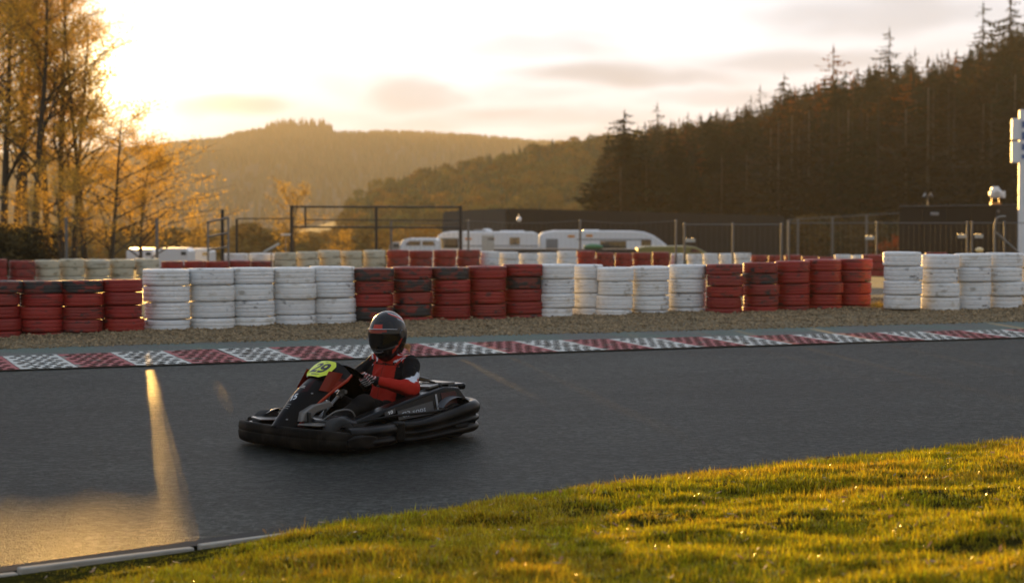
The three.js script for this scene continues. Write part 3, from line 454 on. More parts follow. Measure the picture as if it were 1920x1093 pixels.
{
  const fill = (name, label, geo, mat, n, colors, wl, wh, s) => { seed(s); wood(name, label, geo, mat, n, () => { const x = rr(1135, 2250), D = rr(172, 330), a = at(x, 400, D), y = slopeY(a.x, D); const cap = at(x, pxTop(x) + rr(-16, 55), D).y - y; if (cap < 4) return null; const h = Math.min(cap, rr(14, 24)); return { x: a.x, y: y - 0.2, z: -D, h, w: h * rr(wl, wh) }; }, colors); };
  const im = (tr) => phys(1, 1, 1, { roughness: 0.95, transmission: tr, thickness: 0, side: THREE.DoubleSide, specularIntensity: 0.08 });
  fill('spruce_wood', 'dark spruces massed on the slope behind the sheds', S[0].crown, im(0.12), 620, [[0.018, 0.026, 0.010], [0.028, 0.033, 0.013]], 0.8, 1.1, 51);
  fill('larch_wood', 'rust brown larches massed on the slope behind the sheds', Lk[0].crown, im(0.35), 400, [[0.065, 0.038, 0.012], [0.045, 0.032, 0.012], [0.095, 0.043, 0.011], [0.21, 0.075, 0.012]], 0.9, 1.3, 52);
  seed(53); wood('bare_stems', 'pale bare larch stems between the trees of the slope', Lk[1].trunk, barkPale, 170, () => { const x = rr(1150, 2100), D = rr(165, 240), a = at(x, 400, D), y = slopeY(a.x, D), h = Math.min(at(x, pxTop(x) + 40, D).y - y, rr(10, 18)); return h < 3 ? null : { x: a.x, y: y - 0.2, z: -D, h, w: h }; }, [[0.5, 0.46, 0.38], [0.3, 0.28, 0.24]]);
  seed(54); wood('undergrowth', 'brown undergrowth along the foot of the slope', puffs[0], white(), 240, () => { const x = rr(1140, 2000), D = rr(150, 172), a = at(x, 400, D), h = rr(1.5, 4.5); return { x: a.x, y: Math.max(groundY(D), slopeY(a.x, D)) - 0.2, z: -D, h, w: h * rr(0.8, 1.4) }; }, [[0.09, 0.06, 0.025], [0.12, 0.07, 0.02], [0.06, 0.055, 0.025]]);
}

// ---------------------------------------------------------------- broadleaf trees by the sun
function broadTree(s, H, o) {       // branch skeleton with twigs and thin leaves; returns crown and trunk geometry
  seed(s); const wood = [], leaf = [], twig = [];
  const stroke = (a, d, L, r, lvl) => {
    const n = lvl === 0 ? 7 : lvl === 1 ? 4 : 2; let p = a.clone(), dir = d.clone(); const pts = [[p.clone(), r]];
    for (let i = 0; i < n; i++) { dir.add(V(rr(-1, 1), rr(-0.3, 0.5) * (lvl ? o.up : 0.2), rr(-1, 1)).multiplyScalar(lvl === 0 ? 0.05 : 0.22)).normalize(); p = p.clone().addScaledVector(dir, L / n); pts.push([p, Math.max(r * (1 - (i + 1) / n * 0.85), 0.004)]); }
    for (let i = 0; i < n; i++) wood.push(cyl(pts[i][0], pts[i + 1][0], pts[i][1], pts[i + 1][1], lvl === 0 ? 7 : lvl === 1 ? 4 : 3, true));
    if (lvl < 3) {
      const kids = [o.limbs, 7, 6][lvl];
      for (let k = 0; k < kids; k++) {
        const f = lvl === 0 ? mixn(o.first, 0.98, (k + rnd() * 0.7) / kids) : mixn(0.25, 1, (k + rnd()) / kids), i = Math.min(n - 1, Math.floor(f * n)), q = pts[i][0].clone().lerp(pts[i + 1][0], f * n - i), az = rr(0, 6.283);
        const spread = lvl === 0 ? rr(o.sp0, o.sp1) : rr(0.5, 1.1), side = V(Math.cos(az), 0, Math.sin(az)), dd = dir.clone().multiplyScalar(Math.cos(spread)).addScaledVector(side, Math.sin(spread)).normalize(); if (lvl === 0) dd.y = Math.cos(spread) * o.up + 0.05;
        stroke(q, dd.normalize(), lvl === 0 ? L * o.len * (1.08 - f * 0.7) * rr(0.7, 1.2) : L * rr(0.32, 0.55), Math.max(pts[i][1] * 0.5, 0.006), lvl + 1);
      }
    }
    if (lvl >= 2) { const nl = lvl === 3 ? o.leaves : Math.round(o.leaves * 0.7); for (let k = 0; k < nl; k++) { const q = a.clone().lerp(p, rr(0.1, 1.15)), R = o.scatter, c = q.add(V(rr(-R, R), rr(-R, R * 0.7), rr(-R, R))), z = o.size * rr(0.6, 1.3), u = V(rr(-1, 1), rr(-1, 1), rr(-1, 1)).normalize().multiplyScalar(z), w = V(rr(-1, 1), rr(-1, 1), rr(-1, 1)).normalize().multiplyScalar(z * 0.7); leaf.push(c.x - u.x, c.y - u.y, c.z - u.z, c.x + w.x, c.y + w.y, c.z + w.z, c.x + u.x, c.y + u.y, c.z + u.z); } }
  };
  stroke(V(0, -0.3, 0), V(rr(-0.05, 0.05), 1, rr(-0.05, 0.05)).normalize(), H, H * 0.011 + 0.03, 0);
  const g = new THREE.BufferGeometry(); g.setAttribute('position', new THREE.Float32BufferAttribute(leaf, 3)); g.computeVertexNormals();
  return { crown: clean(g), trunk: mg(wood) };
}
const goldMat = leafMat(0.85, 0.52, 0.07, 0.7), goldMat2 = leafMat(0.75, 0.48, 0.08, 0.7), twigBark = bark(0.07, 0.05, 0.03);
const tallKinds = [
  broadTree(101, 13, { limbs: 22, first: 0.3, sp0: 0.5, sp1: 1.0, up: 0.9, len: 0.34, leaves: 9, scatter: 0.34, size: 0.07 }),
  broadTree(102, 13, { limbs: 24, first: 0.22, sp0: 0.6, sp1: 1.2, up: 0.8, len: 0.34, leaves: 9, scatter: 0.34, size: 0.07 }),
  broadTree(103, 13, { limbs: 22, first: 0.36, sp0: 0.5, sp1: 0.95, up: 0.9, len: 0.36, leaves: 9, scatter: 0.36, size: 0.07 }),
];
const lowKinds = [
  broadTree(111, 5.5, { limbs: 22, first: 0.1, sp0: 0.7, sp1: 1.35, up: 0.7, len: 0.62, leaves: 8, scatter: 0.22, size: 0.055 }),
  broadTree(112, 5, { limbs: 18, first: 0.18, sp0: 0.4, sp1: 0.9, up: 0.9, len: 0.5, leaves: 4, scatter: 0.14, size: 0.05 }),
];
function broad(label, kind, mat, x, D, sc, turn, lean = 0, cat = 'tree', group) { const a = at(x, 420, D), t = thing('broadleaf_tree', label, cat, group); t.position.set(a.x, groundY(D) - 0.1, -D); t.rotation.set(0, turn, lean); t.scale.setScalar(sc); mesh('trunk', kind.trunk, twigBark, t); mesh('crown', kind.crown, mat, t); return t; }
for (const [x, D, k, sc, turn, lean, label] of [
  [-62, 66, 0, 0.95, 0.4, 0.02, 'tall thin-leaved tree cut off by the edge beside the low sun'],
  [4, 70, 1, 0.95, 2.2, -0.03, 'tall straight tree standing outermost in the golden grove'],
  [28, 76, 2, 0.98, 4.1, -0.02, 'tall tree with forked top second in the golden grove'],
  [62, 68, 0, 0.88, 1.3, -0.05, 'leaning tall tree in the middle of the golden grove'],
  [88, 74, 1, 0.9, 5.3, -0.04, 'slender tree behind the leaning one in the golden grove'],
  [112, 70, 2, 0.80, 3.2, -0.06, 'slanting tree before the sun in the golden grove'],
  [135, 72, 0, 0.70, 0.2, -0.09, 'innermost tall tree leaning towards the low sun'],
  [158, 70, 1, 0.72, 5.0, -0.06, 'thin tree at the bright edge of the golden grove'],
    [-30, 80, 2, 1.05, 1.9, 0, 'thick-crowned tall tree at the back of the golden grove'],
  [45, 84, 0, 1.05, 3.9, 0, 'tall pale-stemmed tree behind the forked tree of the grove'],
]) broad(label, tallKinds[k], k === 1 ? goldMat2 : goldMat, x, D, sc, turn, lean);
broad('spreading golden tree reaching out below the sun', lowKinds[0], goldMat, 205, 66, 1.0, 1.0);
broad('low golden tree with hanging branches before the far hill', lowKinds[0], goldMat, 262, 70, 0.8, 2.9);
broad('small bushy tree under the tall golden grove', lowKinds[0], goldMat2, 120, 63, 0.62, 4.4);
broad('bare round-headed tree behind the tall black fence frame', lowKinds[1], goldMat2, 548, 105, 1.02, 0.8);
broad('small bare tree behind the sunlit gate', lowKinds[1], goldMat2, 372, 108, 0.66, 3.3);
broad('low bare shrub tree before the hill between fence posts', lowKinds[1], goldMat, 640, 118, 0.55, 5.3);
seed(60);
wood('hedge', 'dense dark hedge under the golden grove', puffs[1], white(), 60, () => { const x = rr(-120, 75), D = rr(60, 74), a = at(x, 420, D), h = rr(0.8, 1.7); return { x: a.x, y: groundY(D) - 0.1, z: -D, h, w: h * rr(1, 1.6) }; }, [[0.07, 0.05, 0.02], [0.1, 0.07, 0.025]]);

// ---------------------------------------------------------------- buildings, fences, vehicles behind the tyres
const darkWall = (s) => new THREE.MeshStandardMaterial({ map: colorTex(256, 256, (u, v) => { const n = fbm(u * 6, v * 6, 4, s, 6), k = 0.75 + 0.5 * n; return [0.008 * k, 0.0075 * k, 0.007 * k]; }), roughness: 0.9 });
const M = {
  steel: std(0.20, 0.19, 0.17, 0.5, 0.5), darkSteel: std(0.03, 0.028, 0.025, 0.5, 0.4), galv: std(0.15, 0.147, 0.14, 0.45, 0.5), white: std(0.74, 0.75, 0.76, 0.35), offwhite: std(0.45, 0.43, 0.38, 0.5), grey: std(0.22, 0.22, 0.22, 0.6), black: std(0.015, 0.015, 0.015, 0.6),
  glass: phys(0.03, 0.045, 0.05, { roughness: 0.08, clearcoat: 1 }), amber: std(0.65, 0.25, 0.03, 0.35), rubber: std(0.02, 0.02, 0.02, 0.8), yellow: std(0.2, 0.175, 0.045, 0.4), blue: std(0.05, 0.12, 0.3, 0.4), lampGlass: phys(0.7, 0.7, 0.7, { roughness: 0.15, clearcoat: 1 }),
};
{ // long dark shed
  const t = thing('long_shed', 'long low black shed behind the caravans', 'shed');
  const A = at(833, 397, 142), B = at(952, 391, 128), C = at(1471, 405, 143), yb = -2.2, wallM = darkWall(5), wallL = new THREE.MeshStandardMaterial({ color: rgb(0.022, 0.02, 0.016), roughness: 0.9 });
  const face = (p, q, n, mat, name) => { const d = V(q.x - p.x, 0, q.z - p.z), L = d.length() / n; d.normalize(); for (let i = 0; i < n; i++) { const a = V(mixn(p.x, q.x, (i + 0.006) / n), mixn(p.y, q.y, i / n) - 0.12, mixn(p.z, q.z, (i + 0.006) / n)), b = V(mixn(p.x, q.x, (i + 0.994) / n), mixn(p.y, q.y, (i + 1) / n) - 0.12, mixn(p.z, q.z, (i + 0.994) / n)); const sh = new THREE.Shape([new THREE.Vector2(0, yb), new THREE.Vector2(a.distanceTo(V(b.x, a.y, b.z)), yb), new THREE.Vector2(a.distanceTo(V(b.x, a.y, b.z)), b.y), new THREE.Vector2(0, a.y)]); const g = new THREE.ExtrudeGeometry(sh, { depth: 0.12, bevelEnabled: true, bevelSize: 0.015, bevelThickness: 0.02, bevelSegments: 1 }); g.rotateY(Math.atan2(-d.z, d.x)); g.translate(a.x, 0, a.z); mesh(name, g, mat, t); } };
  face(B, C, 9, wallM, 'wall_panel'); face(A, B, 3, wallL, 'wall_panel');
  const Dp = C.clone().add(V(-9, 0, -22)); Dp.y = 2.3;
  const rp = [A, B, C, Dp].map((p) => p.clone()), rg = new THREE.BufferGeometry(), up = 0.02; rg.setAttribute('position', new THREE.Float32BufferAttribute([...rp.flatMap((p) => [p.x, p.y + up, p.z]), ...rp.flatMap((p) => [p.x, p.y - 0.12, p.z])], 3)); rg.setIndex([0, 1, 2, 0, 2, 3, 4, 6, 5, 4, 7, 6, 0, 4, 5, 0, 5, 1, 1, 5, 6, 1, 6, 2, 2, 6, 7, 2, 7, 3, 3, 7, 4, 3, 4, 0]); mesh('roof', clean(rg.toNonIndexed()), wallM, t);
  const d = V(C.x - B.x, 0, C.z - B.z).normalize(), dg = rbx(3.2, 2.0, 0.1, 0.03); const dm = mesh('sliding_door', dg, std(0.012, 0.011, 0.01, 0.6), t); const dp = B.clone().lerp(C, 0.72); dm.position.set(dp.x + d.z * 0.12, -1.0, dp.z + 0.15); dm.rotation.y = Math.atan2(-d.z, d.x);
}
{ // black cabin at the right
  const t = thing('black_cabin', 'black flat-roofed cabin with devices on its roof', 'cabin'), D = 88, a = at(1687, 388, D), b = at(1868, 386, D - 0.8), c = at(2060, 383, D - 5), yb = -1.2, wm = darkWall(9);
  for (const [p, q, n, m] of [[a, b, 4, wm], [b, c, 3, std(0.010, 0.0095, 0.009, 0.55)]]) for (let i = 0; i < n; i++) { const u = p.clone().lerp(q, (i + 0.004) / n), v = p.clone().lerp(q, (i + 0.996) / n), L = Math.hypot(v.x - u.x, v.z - u.z), g = rbx(L, u.y - yb, 0.08, 0.012); g.translate(L / 2, (u.y + yb) / 2, 0); g.rotateY(Math.atan2(-(v.z - u.z), v.x - u.x)); g.translate(u.x, 0, u.z); mesh('wall_panel', g, m, t); }
  const sg = bx(0.08, a.y - yb, 5, 0, (a.y + yb) / 2, -2.6, 0).rotateY(-0.3).translate(a.x + 0.06, 0, a.z); mesh('side_wall', sg, wm, t);
  const rg = gridGeo(2, 1, (u, v) => { const p = u < 0.5 ? a : u < 1 ? b : c; return V(p.x + (v ? 1.7 : 0), p.y - 0.02, p.z - v * 5.2); }); mesh('roof', rg, wm, t);
  mesh('eave', mg([cyl(a.clone().add(V(0, 0.01, 0.07)), b.clone().add(V(0, 0.01, 0.07)), 0.05, 0.05, 6), cyl(b.clone().add(V(0, 0.01, 0.07)), c.clone().add(V(0, 0.01, 0.07)), 0.05, 0.05, 6)]), M.black, t);
  const dr = at(1785, 450, D - 0.7); mesh('door', rbx(1.0, 1.6, 0.05, 0.02, dr.x, yb + 0.95, dr.z + 0.2), std(0.02, 0.019, 0.018, 0.5), t);
  const fl = at(1752, 401, D - 0.8); const lamp = mesh('wall_lamp', mg([rbx(0.34, 0.14, 0.2, 0.03, fl.x, fl.y, fl.z + 0.2), cyl(fl.clone().add(V(0.1, 0, 0)), fl.clone().add(V(0.1, -0.02, 0.2)), 0.03)]), M.grey, t);
  const d2 = at(1872, 397, D - 1.2); mesh('vent', new THREE.SphereGeometry(0.07, 12, 8).translate(d2.x, d2.y, d2.z + 0.15), M.galv, t);
}
{ // on the cabin roof
  const D = 89, a = at(1741, 387, D), t = thing('siren_mast', 'small pale horn mast on the cabin roof', 'mast'); t.position.copy(a);
  mesh('pole', cyl(V(0, -0.05, 0), V(0, 0.42, 0), 0.025), M.galv, t); for (const s of [-1, 1]) mesh('horn', mg([cyl(V(s * 0.04, 0.45, 0), V(s * 0.17, 0.52, 0.05), 0.03, 0.11, 12), cyl(V(s * 0.04, 0.45, 0), V(0, 0.4, 0), 0.03, 0.03)]), M.galv, t);
  const b = at(1868, 384, D), k = thing('floodlight', 'white rounded floodlight unit on an amber bracket on the cabin roof', 'floodlight'); k.position.copy(b);
  mesh('bracket', mg([rbx(0.45, 0.1, 0.3, 0.02, 0, 0.05, 0), bx(0.05, 0.3, 0.05, -0.16, 0.2, 0), bx(0.05, 0.3, 0.05, 0.16, 0.2, 0)]), M.amber, k);
  mesh('housing', mg([rbx(0.56, 0.42, 0.45, 0.16, 0, 0.5, 0), rbx(0.34, 0.2, 0.35, 0.08, -0.02, 0.72, 0)]), M.white, k); mesh('side_arm', mg([rbx(0.16, 0.3, 0.12, 0.04, 0.34, 0.45, 0.08), cyl(V(0.3, 0.5, 0), V(0.42, 0.62, 0), 0.03)]), M.white, k); mesh('lens', cyl(V(0, 0.5, 0.2), V(0, 0.48, 0.25), 0.16, 0.16, 16), M.lampGlass, k);
}
{ // totem sign
  const D = 84, t = thing('totem_sign', 'white totem sign with blue print behind the cabin', 'sign'), a = at(1912, 206, D), b = at(1912, 400, D), H = a.y - b.y + 1.8;
  t.position.set(a.x, a.y - H, -D); t.rotation.y = -0.2;
  mesh('post', rbx(0.9, H, 0.5, 0.03, 0.46, H / 2, 0), M.white, t); const w = at(1898, 250, D).x - a.x;
  for (const [y0, y1] of [[222, 263], [265, 306]]) { const p0 = at(1898, y0, D).y - t.position.y, p1 = at(1898, y1, D).y - t.position.y; mesh('light_box', rbx(0.32, p0 - p1 - 0.03, 0.62, 0.03, w + 0.16, (p0 + p1) / 2, 0.1), M.white, t); }
  for (const [y0, y1] of [[228, 240], [248, 262], [270, 282], [290, 298]]) { const p0 = at(1898, y0, D).y - t.position.y, p1 = at(1898, y1, D).y - t.position.y; mesh('blue_print', bx(0.5, p0 - p1, 0.01, 0.36, (p0 + p1) / 2, 0.26), M.blue, t); }
}
function caravan(name, label, D, prof, depth, build) { // prof: side outline in pixels, drawn at distance D
  const t = thing(name, label, 'caravan'), P = prof.map(([x, y]) => at(x, y, D)), o = P[0]; t.position.set(o.x, 0, -D);
  const sh = new THREE.Shape(new THREE.SplineCurve ? P.map((p) => new THREE.Vector2(p.x - o.x, p.y)) : []); const g = new THREE.ExtrudeGeometry(sh, { depth, bevelEnabled: true, bevelSize: 0.06, bevelThickness: 0.08, bevelSegments: 3 }); g.translate(0, 0, -depth);
  mesh('body', g, M.white, t); build(t, (x, y) => { const p = at(x, y, D); return V(p.x - o.x, p.y, 0.085); }); return t;
}
const low = 498;
caravan('caravan', 'white caravan with bluntly rounded nose, behind the rear white tyres', 96, [[820, low], [820, 452], [823, 443], [831, 438], [845, 436], [1000, 437], [1008, 441], [1009, low]], 2.1, (t, q) => {
  mesh('window', rbx(0.9, 0.5, 0.02, 0.04, ...q(842, 456).toArray()), M.glass, t); mesh('window', rbx(0.5, 0.35, 0.02, 0.04, ...q(965, 452).toArray()), M.glass, t);
  mesh('door', rbx(0.6, 1.5, 0.03, 0.03, ...q(915, 470).toArray()), M.offwhite, t); for (const [x, y] of [[878, 448], [921, 448]]) mesh('marker_lamp', rbx(0.32, 0.1, 0.03, 0.02, ...q(x, y).toArray()), M.amber, t);
  mesh('trim_strip', bx(4.6, 0.05, 0.02, ...q(920, 461).toArray()), M.grey, t); const r = q(960, 435); mesh('roof_vent', mg([rbx(1.2, 0.14, 0.7, 0.05, r.x, r.y, -1)]), M.white, t); const r2 = q(900, 434); mesh('roof_hatch', rbx(0.6, 0.16, 0.5, 0.04, r2.x, r2.y, -0.8), M.grey, t);
  const a = q(912, 432); mesh('roof_dish', new THREE.SphereGeometry(0.28, 14, 8, 0, 6.3, 0, 1.5).scale(1, 0.5, 1).translate(a.x, a.y - 0.05, -1), M.white, t);
  for (const x of [900, 925]) mesh('wheel', cyl(q(x, 495).add(V(0, 0, -0.2)), q(x, 495).add(V(0, 0, 0.03)), 0.3, 0.3, 16), M.rubber, t);
});
caravan('caravan', 'white caravan with long sloping front, next to the dark shed', 98, [[1013, low], [1013, 443], [1018, 438], [1040, 434], [1190, 435], [1208, 437], [1224, 443], [1240, 454], [1254, 466], [1256, low]], 2.2, (t, q) => {
  mesh('trim_strip', bx(3.6, 0.06, 0.02, ...q(1150, 449).toArray()), M.grey, t); for (const [x, y] of [[1071, 443], [1105, 442]]) mesh('marker_lamp', rbx(0.34, 0.12, 0.03, 0.02, ...q(x, y).toArray()), M.amber, t);
  mesh('round_vent', mg([cyl(q(1035, 460).add(V(0, 0, -0.04)), q(1035, 460).add(V(0, 0, 0.02)), 0.17, 0.15, 18), rbx(0.6, 0.5, 0.015, 0.06, ...q(1035, 458).add(V(0, 0.02, -0.008)).toArray())]), M.grey, t);
  mesh('window', rbx(1.3, 0.45, 0.02, 0.05, ...q(1150, 460).toArray()), M.glass, t); mesh('window', rbx(0.5, 0.4, 0.02, 0.05, ...q(1212, 457).toArray()), M.glass, t); const r = q(960 + 150, 433); mesh('roof_hatch', rbx(0.8, 0.12, 0.6, 0.04, r.x, r.y, -1), M.white, t);
  for (const x of [1120, 1145]) mesh('wheel', cyl(q(x, 495).add(V(0, 0, -0.2)), q(x, 495).add(V(0, 0, 0.03)), 0.3, 0.3, 16), M.rubber, t);
});
function car(label, D, prof, glassPts, mat, wheels, cat = 'car', name = 'parked_car', width = 1.6) {
  const t = thing(name, label, cat), P = prof.map(([x, y]) => at(x, y, D)), o = P[0]; t.position.set(o.x, 0, -D);
  const q = (x, y) => { const p = at(x, y, D); return V(p.x - o.x, p.y, 0); };
  const g = new THREE.ExtrudeGeometry(new THREE.Shape(P.map((p) => new THREE.Vector2(p.x - o.x, p.y))), { depth: width, bevelEnabled: true, bevelSize: 0.05, bevelThickness: 0.07, bevelSegments: 3 }); g.translate(0, 0, -width); mesh('body', g, mat, t);
  for (const gp of glassPts) { const w = new THREE.ExtrudeGeometry(new THREE.Shape(gp.map(([x, y]) => { const p = q(x, y); return new THREE.Vector2(p.x, p.y); })), { depth: 0.02, bevelEnabled: false }); w.translate(0, 0, 0.065); mesh('window', w, M.glass, t); }
  for (const x of wheels) { const c = q(x, 520); c.y = groundY(D) + 0.3; mesh('wheel', cyl(c.clone().add(V(0, 0, -0.2)), c.clone().add(V(0, 0, 0.08)), 0.3, 0.3, 18), M.rubber, t); }
  return t;
}
car('low white car bonnet showing beside the rounded caravan', 92, [[752, 505], [751, 459], [757, 451], [768, 448.5], [815, 448.5], [822, 452], [824, 505]], [[[762, 456], [768, 452], [788, 452], [788, 460], [761, 460]], [[792, 452], [812, 452], [816, 460], [792, 460]]], M.white, [766, 810], 'car');
car('olive yellow car half hidden behind the rear tyres', 84, [[1196, 515], [1198, 467], [1210, 464], [1288, 463.5], [1304, 465], [1318, 472], [1328, 478], [1330, 515]], [[[1296, 466], [1304, 467], [1314, 473], [1294, 473]]], M.yellow, [1220, 1305], 'car');
car('dark small car roof beside the white bonnet', 100, [[730, 500], [731, 462], [737, 456], [760, 455], [768, 462], [770, 500]], [[[738, 458], [752, 458], [752, 463], [737, 463]]], M.grey, [742, 760], 'car');
for (const [x0, x1, y, D, label] of [[298, 352, 467, 88, 'white van roof shining beyond the rear tyres, nearer the trees'], [238, 286, 468, 90, 'white van under the golden branches'], [356, 392, 468, 92, 'white van roof close to the sunlit gate']])
  car(label, D, [[x0, 515], [x0, y + 5], [x0 + 4, y], [x1 - 5, y], [x1, y + 5], [x1 + 1, 515]], [[[x1 - 13, y + 5], [x1 - 4, y + 5], [x1 - 3, y + 11], [x1 - 13, y + 11]]], M.white, [x0 + 12, x1 - 10], 'van', 'white_van');
{ // flat trailer bed and green cover in front of the caravans
  const D = 86, a = at(926, 470, D), b = at(1190, 470, D), t = thing('flat_trailer', 'dark flat trailer bed before the caravans', 'trailer'); t.position.set(a.x, 0, -D); const L = b.x - a.x;
  mesh('bed', rbx(L, 0.16, 1.8, 0.03, L / 2, a.y, 0), M.black, t); mesh('tail_ramp', rbx(0.7, 0.1, 1.7, 0.02, L + 0.28, a.y - 0.14, 0, 0, 0, -0.45), M.black, t);
  for (const x of [L * 0.45, L * 0.6]) mesh('wheel', cyl(V(x, groundY(D) + 0.28, 0.7), V(x, groundY(D) + 0.28, 0.92), 0.28, 0.28, 16), M.rubber, t); mesh('chassis', mg([bx(L, 0.1, 0.1, L / 2, a.y - 0.15, 0.6), bx(L, 0.1, 0.1, L / 2, a.y - 0.15, -0.6)]), M.black, t);
  const p = at(1112, 467, D), k = thing('green_cover', 'small green tarpaulin bundle on the trailer bed', 'bundle'); k.position.set(p.x, a.y + 0.08, -D + 0.4); mesh('bundle', new THREE.SphereGeometry(0.36, 18, 10).scale(1.2, 0.42, 0.9).translate(0, 0.08, 0), std(0.05, 0.17, 0.06, 0.6), k);
}
{ // black fence frame
  const D = 62, t = thing('steel_fence', 'tall black steel fence frame with two rails before the hill', 'fence'); const post = (x, y, r = 0.045) => { const p = at(x, y, D); mesh('post', cyl(V(p.x, groundY(D), -D), V(p.x, p.y, -D), r, r, 8), M.darkSteel, t); };
  post(545.5, 385); post(705, 388); post(863.5, 386, 0.055); const a2 = at(572, 387, D), b2 = at(572, 425, D); mesh('upright', cyl(a2, b2, 0.03), M.darkSteel, t);
  for (const [x0, y0, x1, y1, r] of [[546, 387.5, 863, 388.5, 0.03], [546, 425.5, 863, 427, 0.028], [572, 412, 863, 413, 0.018]]) mesh('rail', cyl(at(x0, y0, D), at(x1, y1, D), r), M.darkSteel, t);
  const wires = []; for (let x = 580; x < 860; x += 9) wires.push(cyl(at(x, 388, D), at(x, 470, D), 0.0022, 0.0022, 3, true)); mesh('wire_mesh', mg(wires), M.darkSteel, t).userData = { kind: 'stuff' };
}
function meshFence(label, D, xs, yTop, cap, mat, o = {}) {  // posts, a top tube and thin wires
  const t = thing(o.name ?? 'mesh_fence', label, 'fence'), base = groundY(D); xs.forEach((x, i) => { const p = at(x, (o.post ?? yTop) + (o.slope ?? 0) * (x - xs[0]), D); mesh('post', cyl(V(p.x, base, -D), V(p.x, p.y, -D), o.r ?? 0.03, o.r ?? 0.03, 8), mat, t); if (cap) mesh('post_cap', new THREE.SphereGeometry((o.r ?? 0.03) * 1.35, 10, 8).translate(p.x, p.y + 0.015, -D), M.galv, t); });
  for (let i = 0; i < xs.length - 1; i++) { const y0 = yTop + (o.slope ?? 0) * (xs[i] - xs[0]), y1 = yTop + (o.slope ?? 0) * (xs[i + 1] - xs[0]); const p = at(xs[i], y0, D), q = at(xs[i + 1], y1, D); const m = p.clone().lerp(q, 0.5); m.y -= o.sag ?? 0; mesh('rail', tube([p, m, q], o.rail ?? 0.018, 10, 6), mat, t);
    const w = []; const n = Math.round(p.distanceTo(q) / 0.16); for (let k = 1; k < n; k++) { const a = p.clone().lerp(q, k / n); w.push(cyl(V(a.x, base + 0.1, -D), V(a.x, a.y - (o.sag ?? 0), -D), 0.002, 0.002, 3, true)); } mesh('wire_mesh', mg(w), mat, t).userData = { kind: 'stuff' }; }
  return t;
}
meshFence('brown rail fence joining the sunlit gate and the black frame', 60, [443, 545], 410, false, M.darkSteel, { r: 0.035, rail: 0.02 });
meshFence('pale lone post pair beneath the golden grove', 58, [123, 293], 408, false, M.galv, { r: 0.045, rail: 0.006, sag: 0.05 });
meshFence('thin sagging cable fence before the caravans', 64, [733, 878, 1088, 1268], 414, true, M.galv, { r: 0.035, rail: 0.01, sag: 0.08, post: 415 });
meshFence('temporary mesh panel before the long shed', 61, [1284, 1375, 1466], 421, true, M.galv, { r: 0.035, rail: 0.02 });
meshFence('pale mesh fence climbing beyond the long shed', 125, [1478, 1497, 1562, 1626, 1690], 412, false, M.galv, { r: 0.07, rail: 0.03, slope: -0.06 });
meshFence('temporary mesh panel running to the black cabin', 60, [1480, 1645, 1815], 418, true, M.galv, { r: 0.03, rail: 0.016 });
meshFence('temporary mesh panel in front of the cabin', 59, [1824, 1885, 1990], 418, true, M.galv, { r: 0.03, rail: 0.016 });
{ const D = 57, t = thing('braced_post', 'bent steel post with a slanting brace before the cabin', 'post'), a = at(1868, 410, D); const b = groundY(D);
  mesh('post', tube([V(a.x, b, -D), V(a.x, a.y - 0.1, -D), V(a.x + 0.06, a.y + 0.03, -D), V(a.x + 0.3, a.y + 0.06, -D)], 0.035, 20, 8), M.steel, t); const s0 = at(1869, 436, D), s1 = at(1925, 470, D); mesh('brace', cyl(s0, s1.clone().add(V(0.3, -0.5, 0)), 0.028), M.steel, t);
  const l = at(1838, 469, 56), k = thing('marker_lamp', 'small bright amber marker on a short stake above the white tyres', 'marker'); k.position.set(l.x, groundY(56), -56); mesh('stake', cyl(V(0, 0, 0), V(0, l.y - groundY(56), 0), 0.02), M.galv, k); mesh('reflector', new THREE.SphereGeometry(0.09, 16, 10).scale(1.3, 0.9, 0.7).translate(0, l.y - groundY(56), 0), phys(0.85, 0.6, 0.25, { roughness: 0.12, clearcoat: 1 }), k); }
for (const [x, y, D, w, label] of [[1263, 451, 60.6, 0.3, 'white plate on the mesh panel beside the paired posts'], [1632, 446, 59.8, 0.28, 'white plate on the mesh panel near the rust bush'], [1805, 443, 59.7, 0.26, 'white plate on the fence, first of the cabin pair'], [1837, 443, 58.8, 0.26, 'white plate on the fence, second of the cabin pair']]) { const p = at(x + 32 * (x === 1263), y, D), k = thing('fence_plate', label, 'plate'); k.position.copy(p); mesh('plate', rbx(w, 0.11, 0.02, 0.01), M.offwhite, k); mesh('clip', mg([cyl(V(-w / 4, 0.06, 0), V(-w / 4, 0.06, -0.35), 0.008), cyl(V(w / 4, 0.06, 0), V(w / 4, 0.06, -0.35), 0.008)]), M.galv, k); }
{ const D = 63, p = at(973, 411, D), k = thing('cable_lamp', 'round white lamp hanging on the sagging cable', 'lamp'); k.position.copy(p); mesh('globe', new THREE.SphereGeometry(0.085, 16, 12), M.white, k); mesh('hanger', cyl(V(0, 0.06, 0), V(0, 0.16, -0.9), 0.012), M.grey, k); }
{ // sunlit gate by the far tyres
  const D = 56, t = thing('tube_gate', 'narrow tube gate with sunlit rails set at an angle', 'gate'), P = [[389, 416, D], [427, 408, D - 1.6]]; const a = at(...P[0]), b = at(...P[1]), b0 = groundY(D);
  for (const p of [a, b]) mesh('post', cyl(V(p.x, b0, p.z), p, 0.03), M.steel, t); const m = at(416, 393, D - 1.1); mesh('post', cyl(V(m.x, b0, m.z), m, 0.045), M.darkSteel, t);
  for (const dy of [0, -0.42, -0.8]) mesh('rail', cyl(V(a.x, a.y + dy, a.z), V(b.x, b.y + dy, b.z), 0.032), M.galv, t); mesh('base_plate', rbx(0.4, 0.06, 0.4, 0.01, m.x, b0 + 0.03, m.z), M.steel, t); }
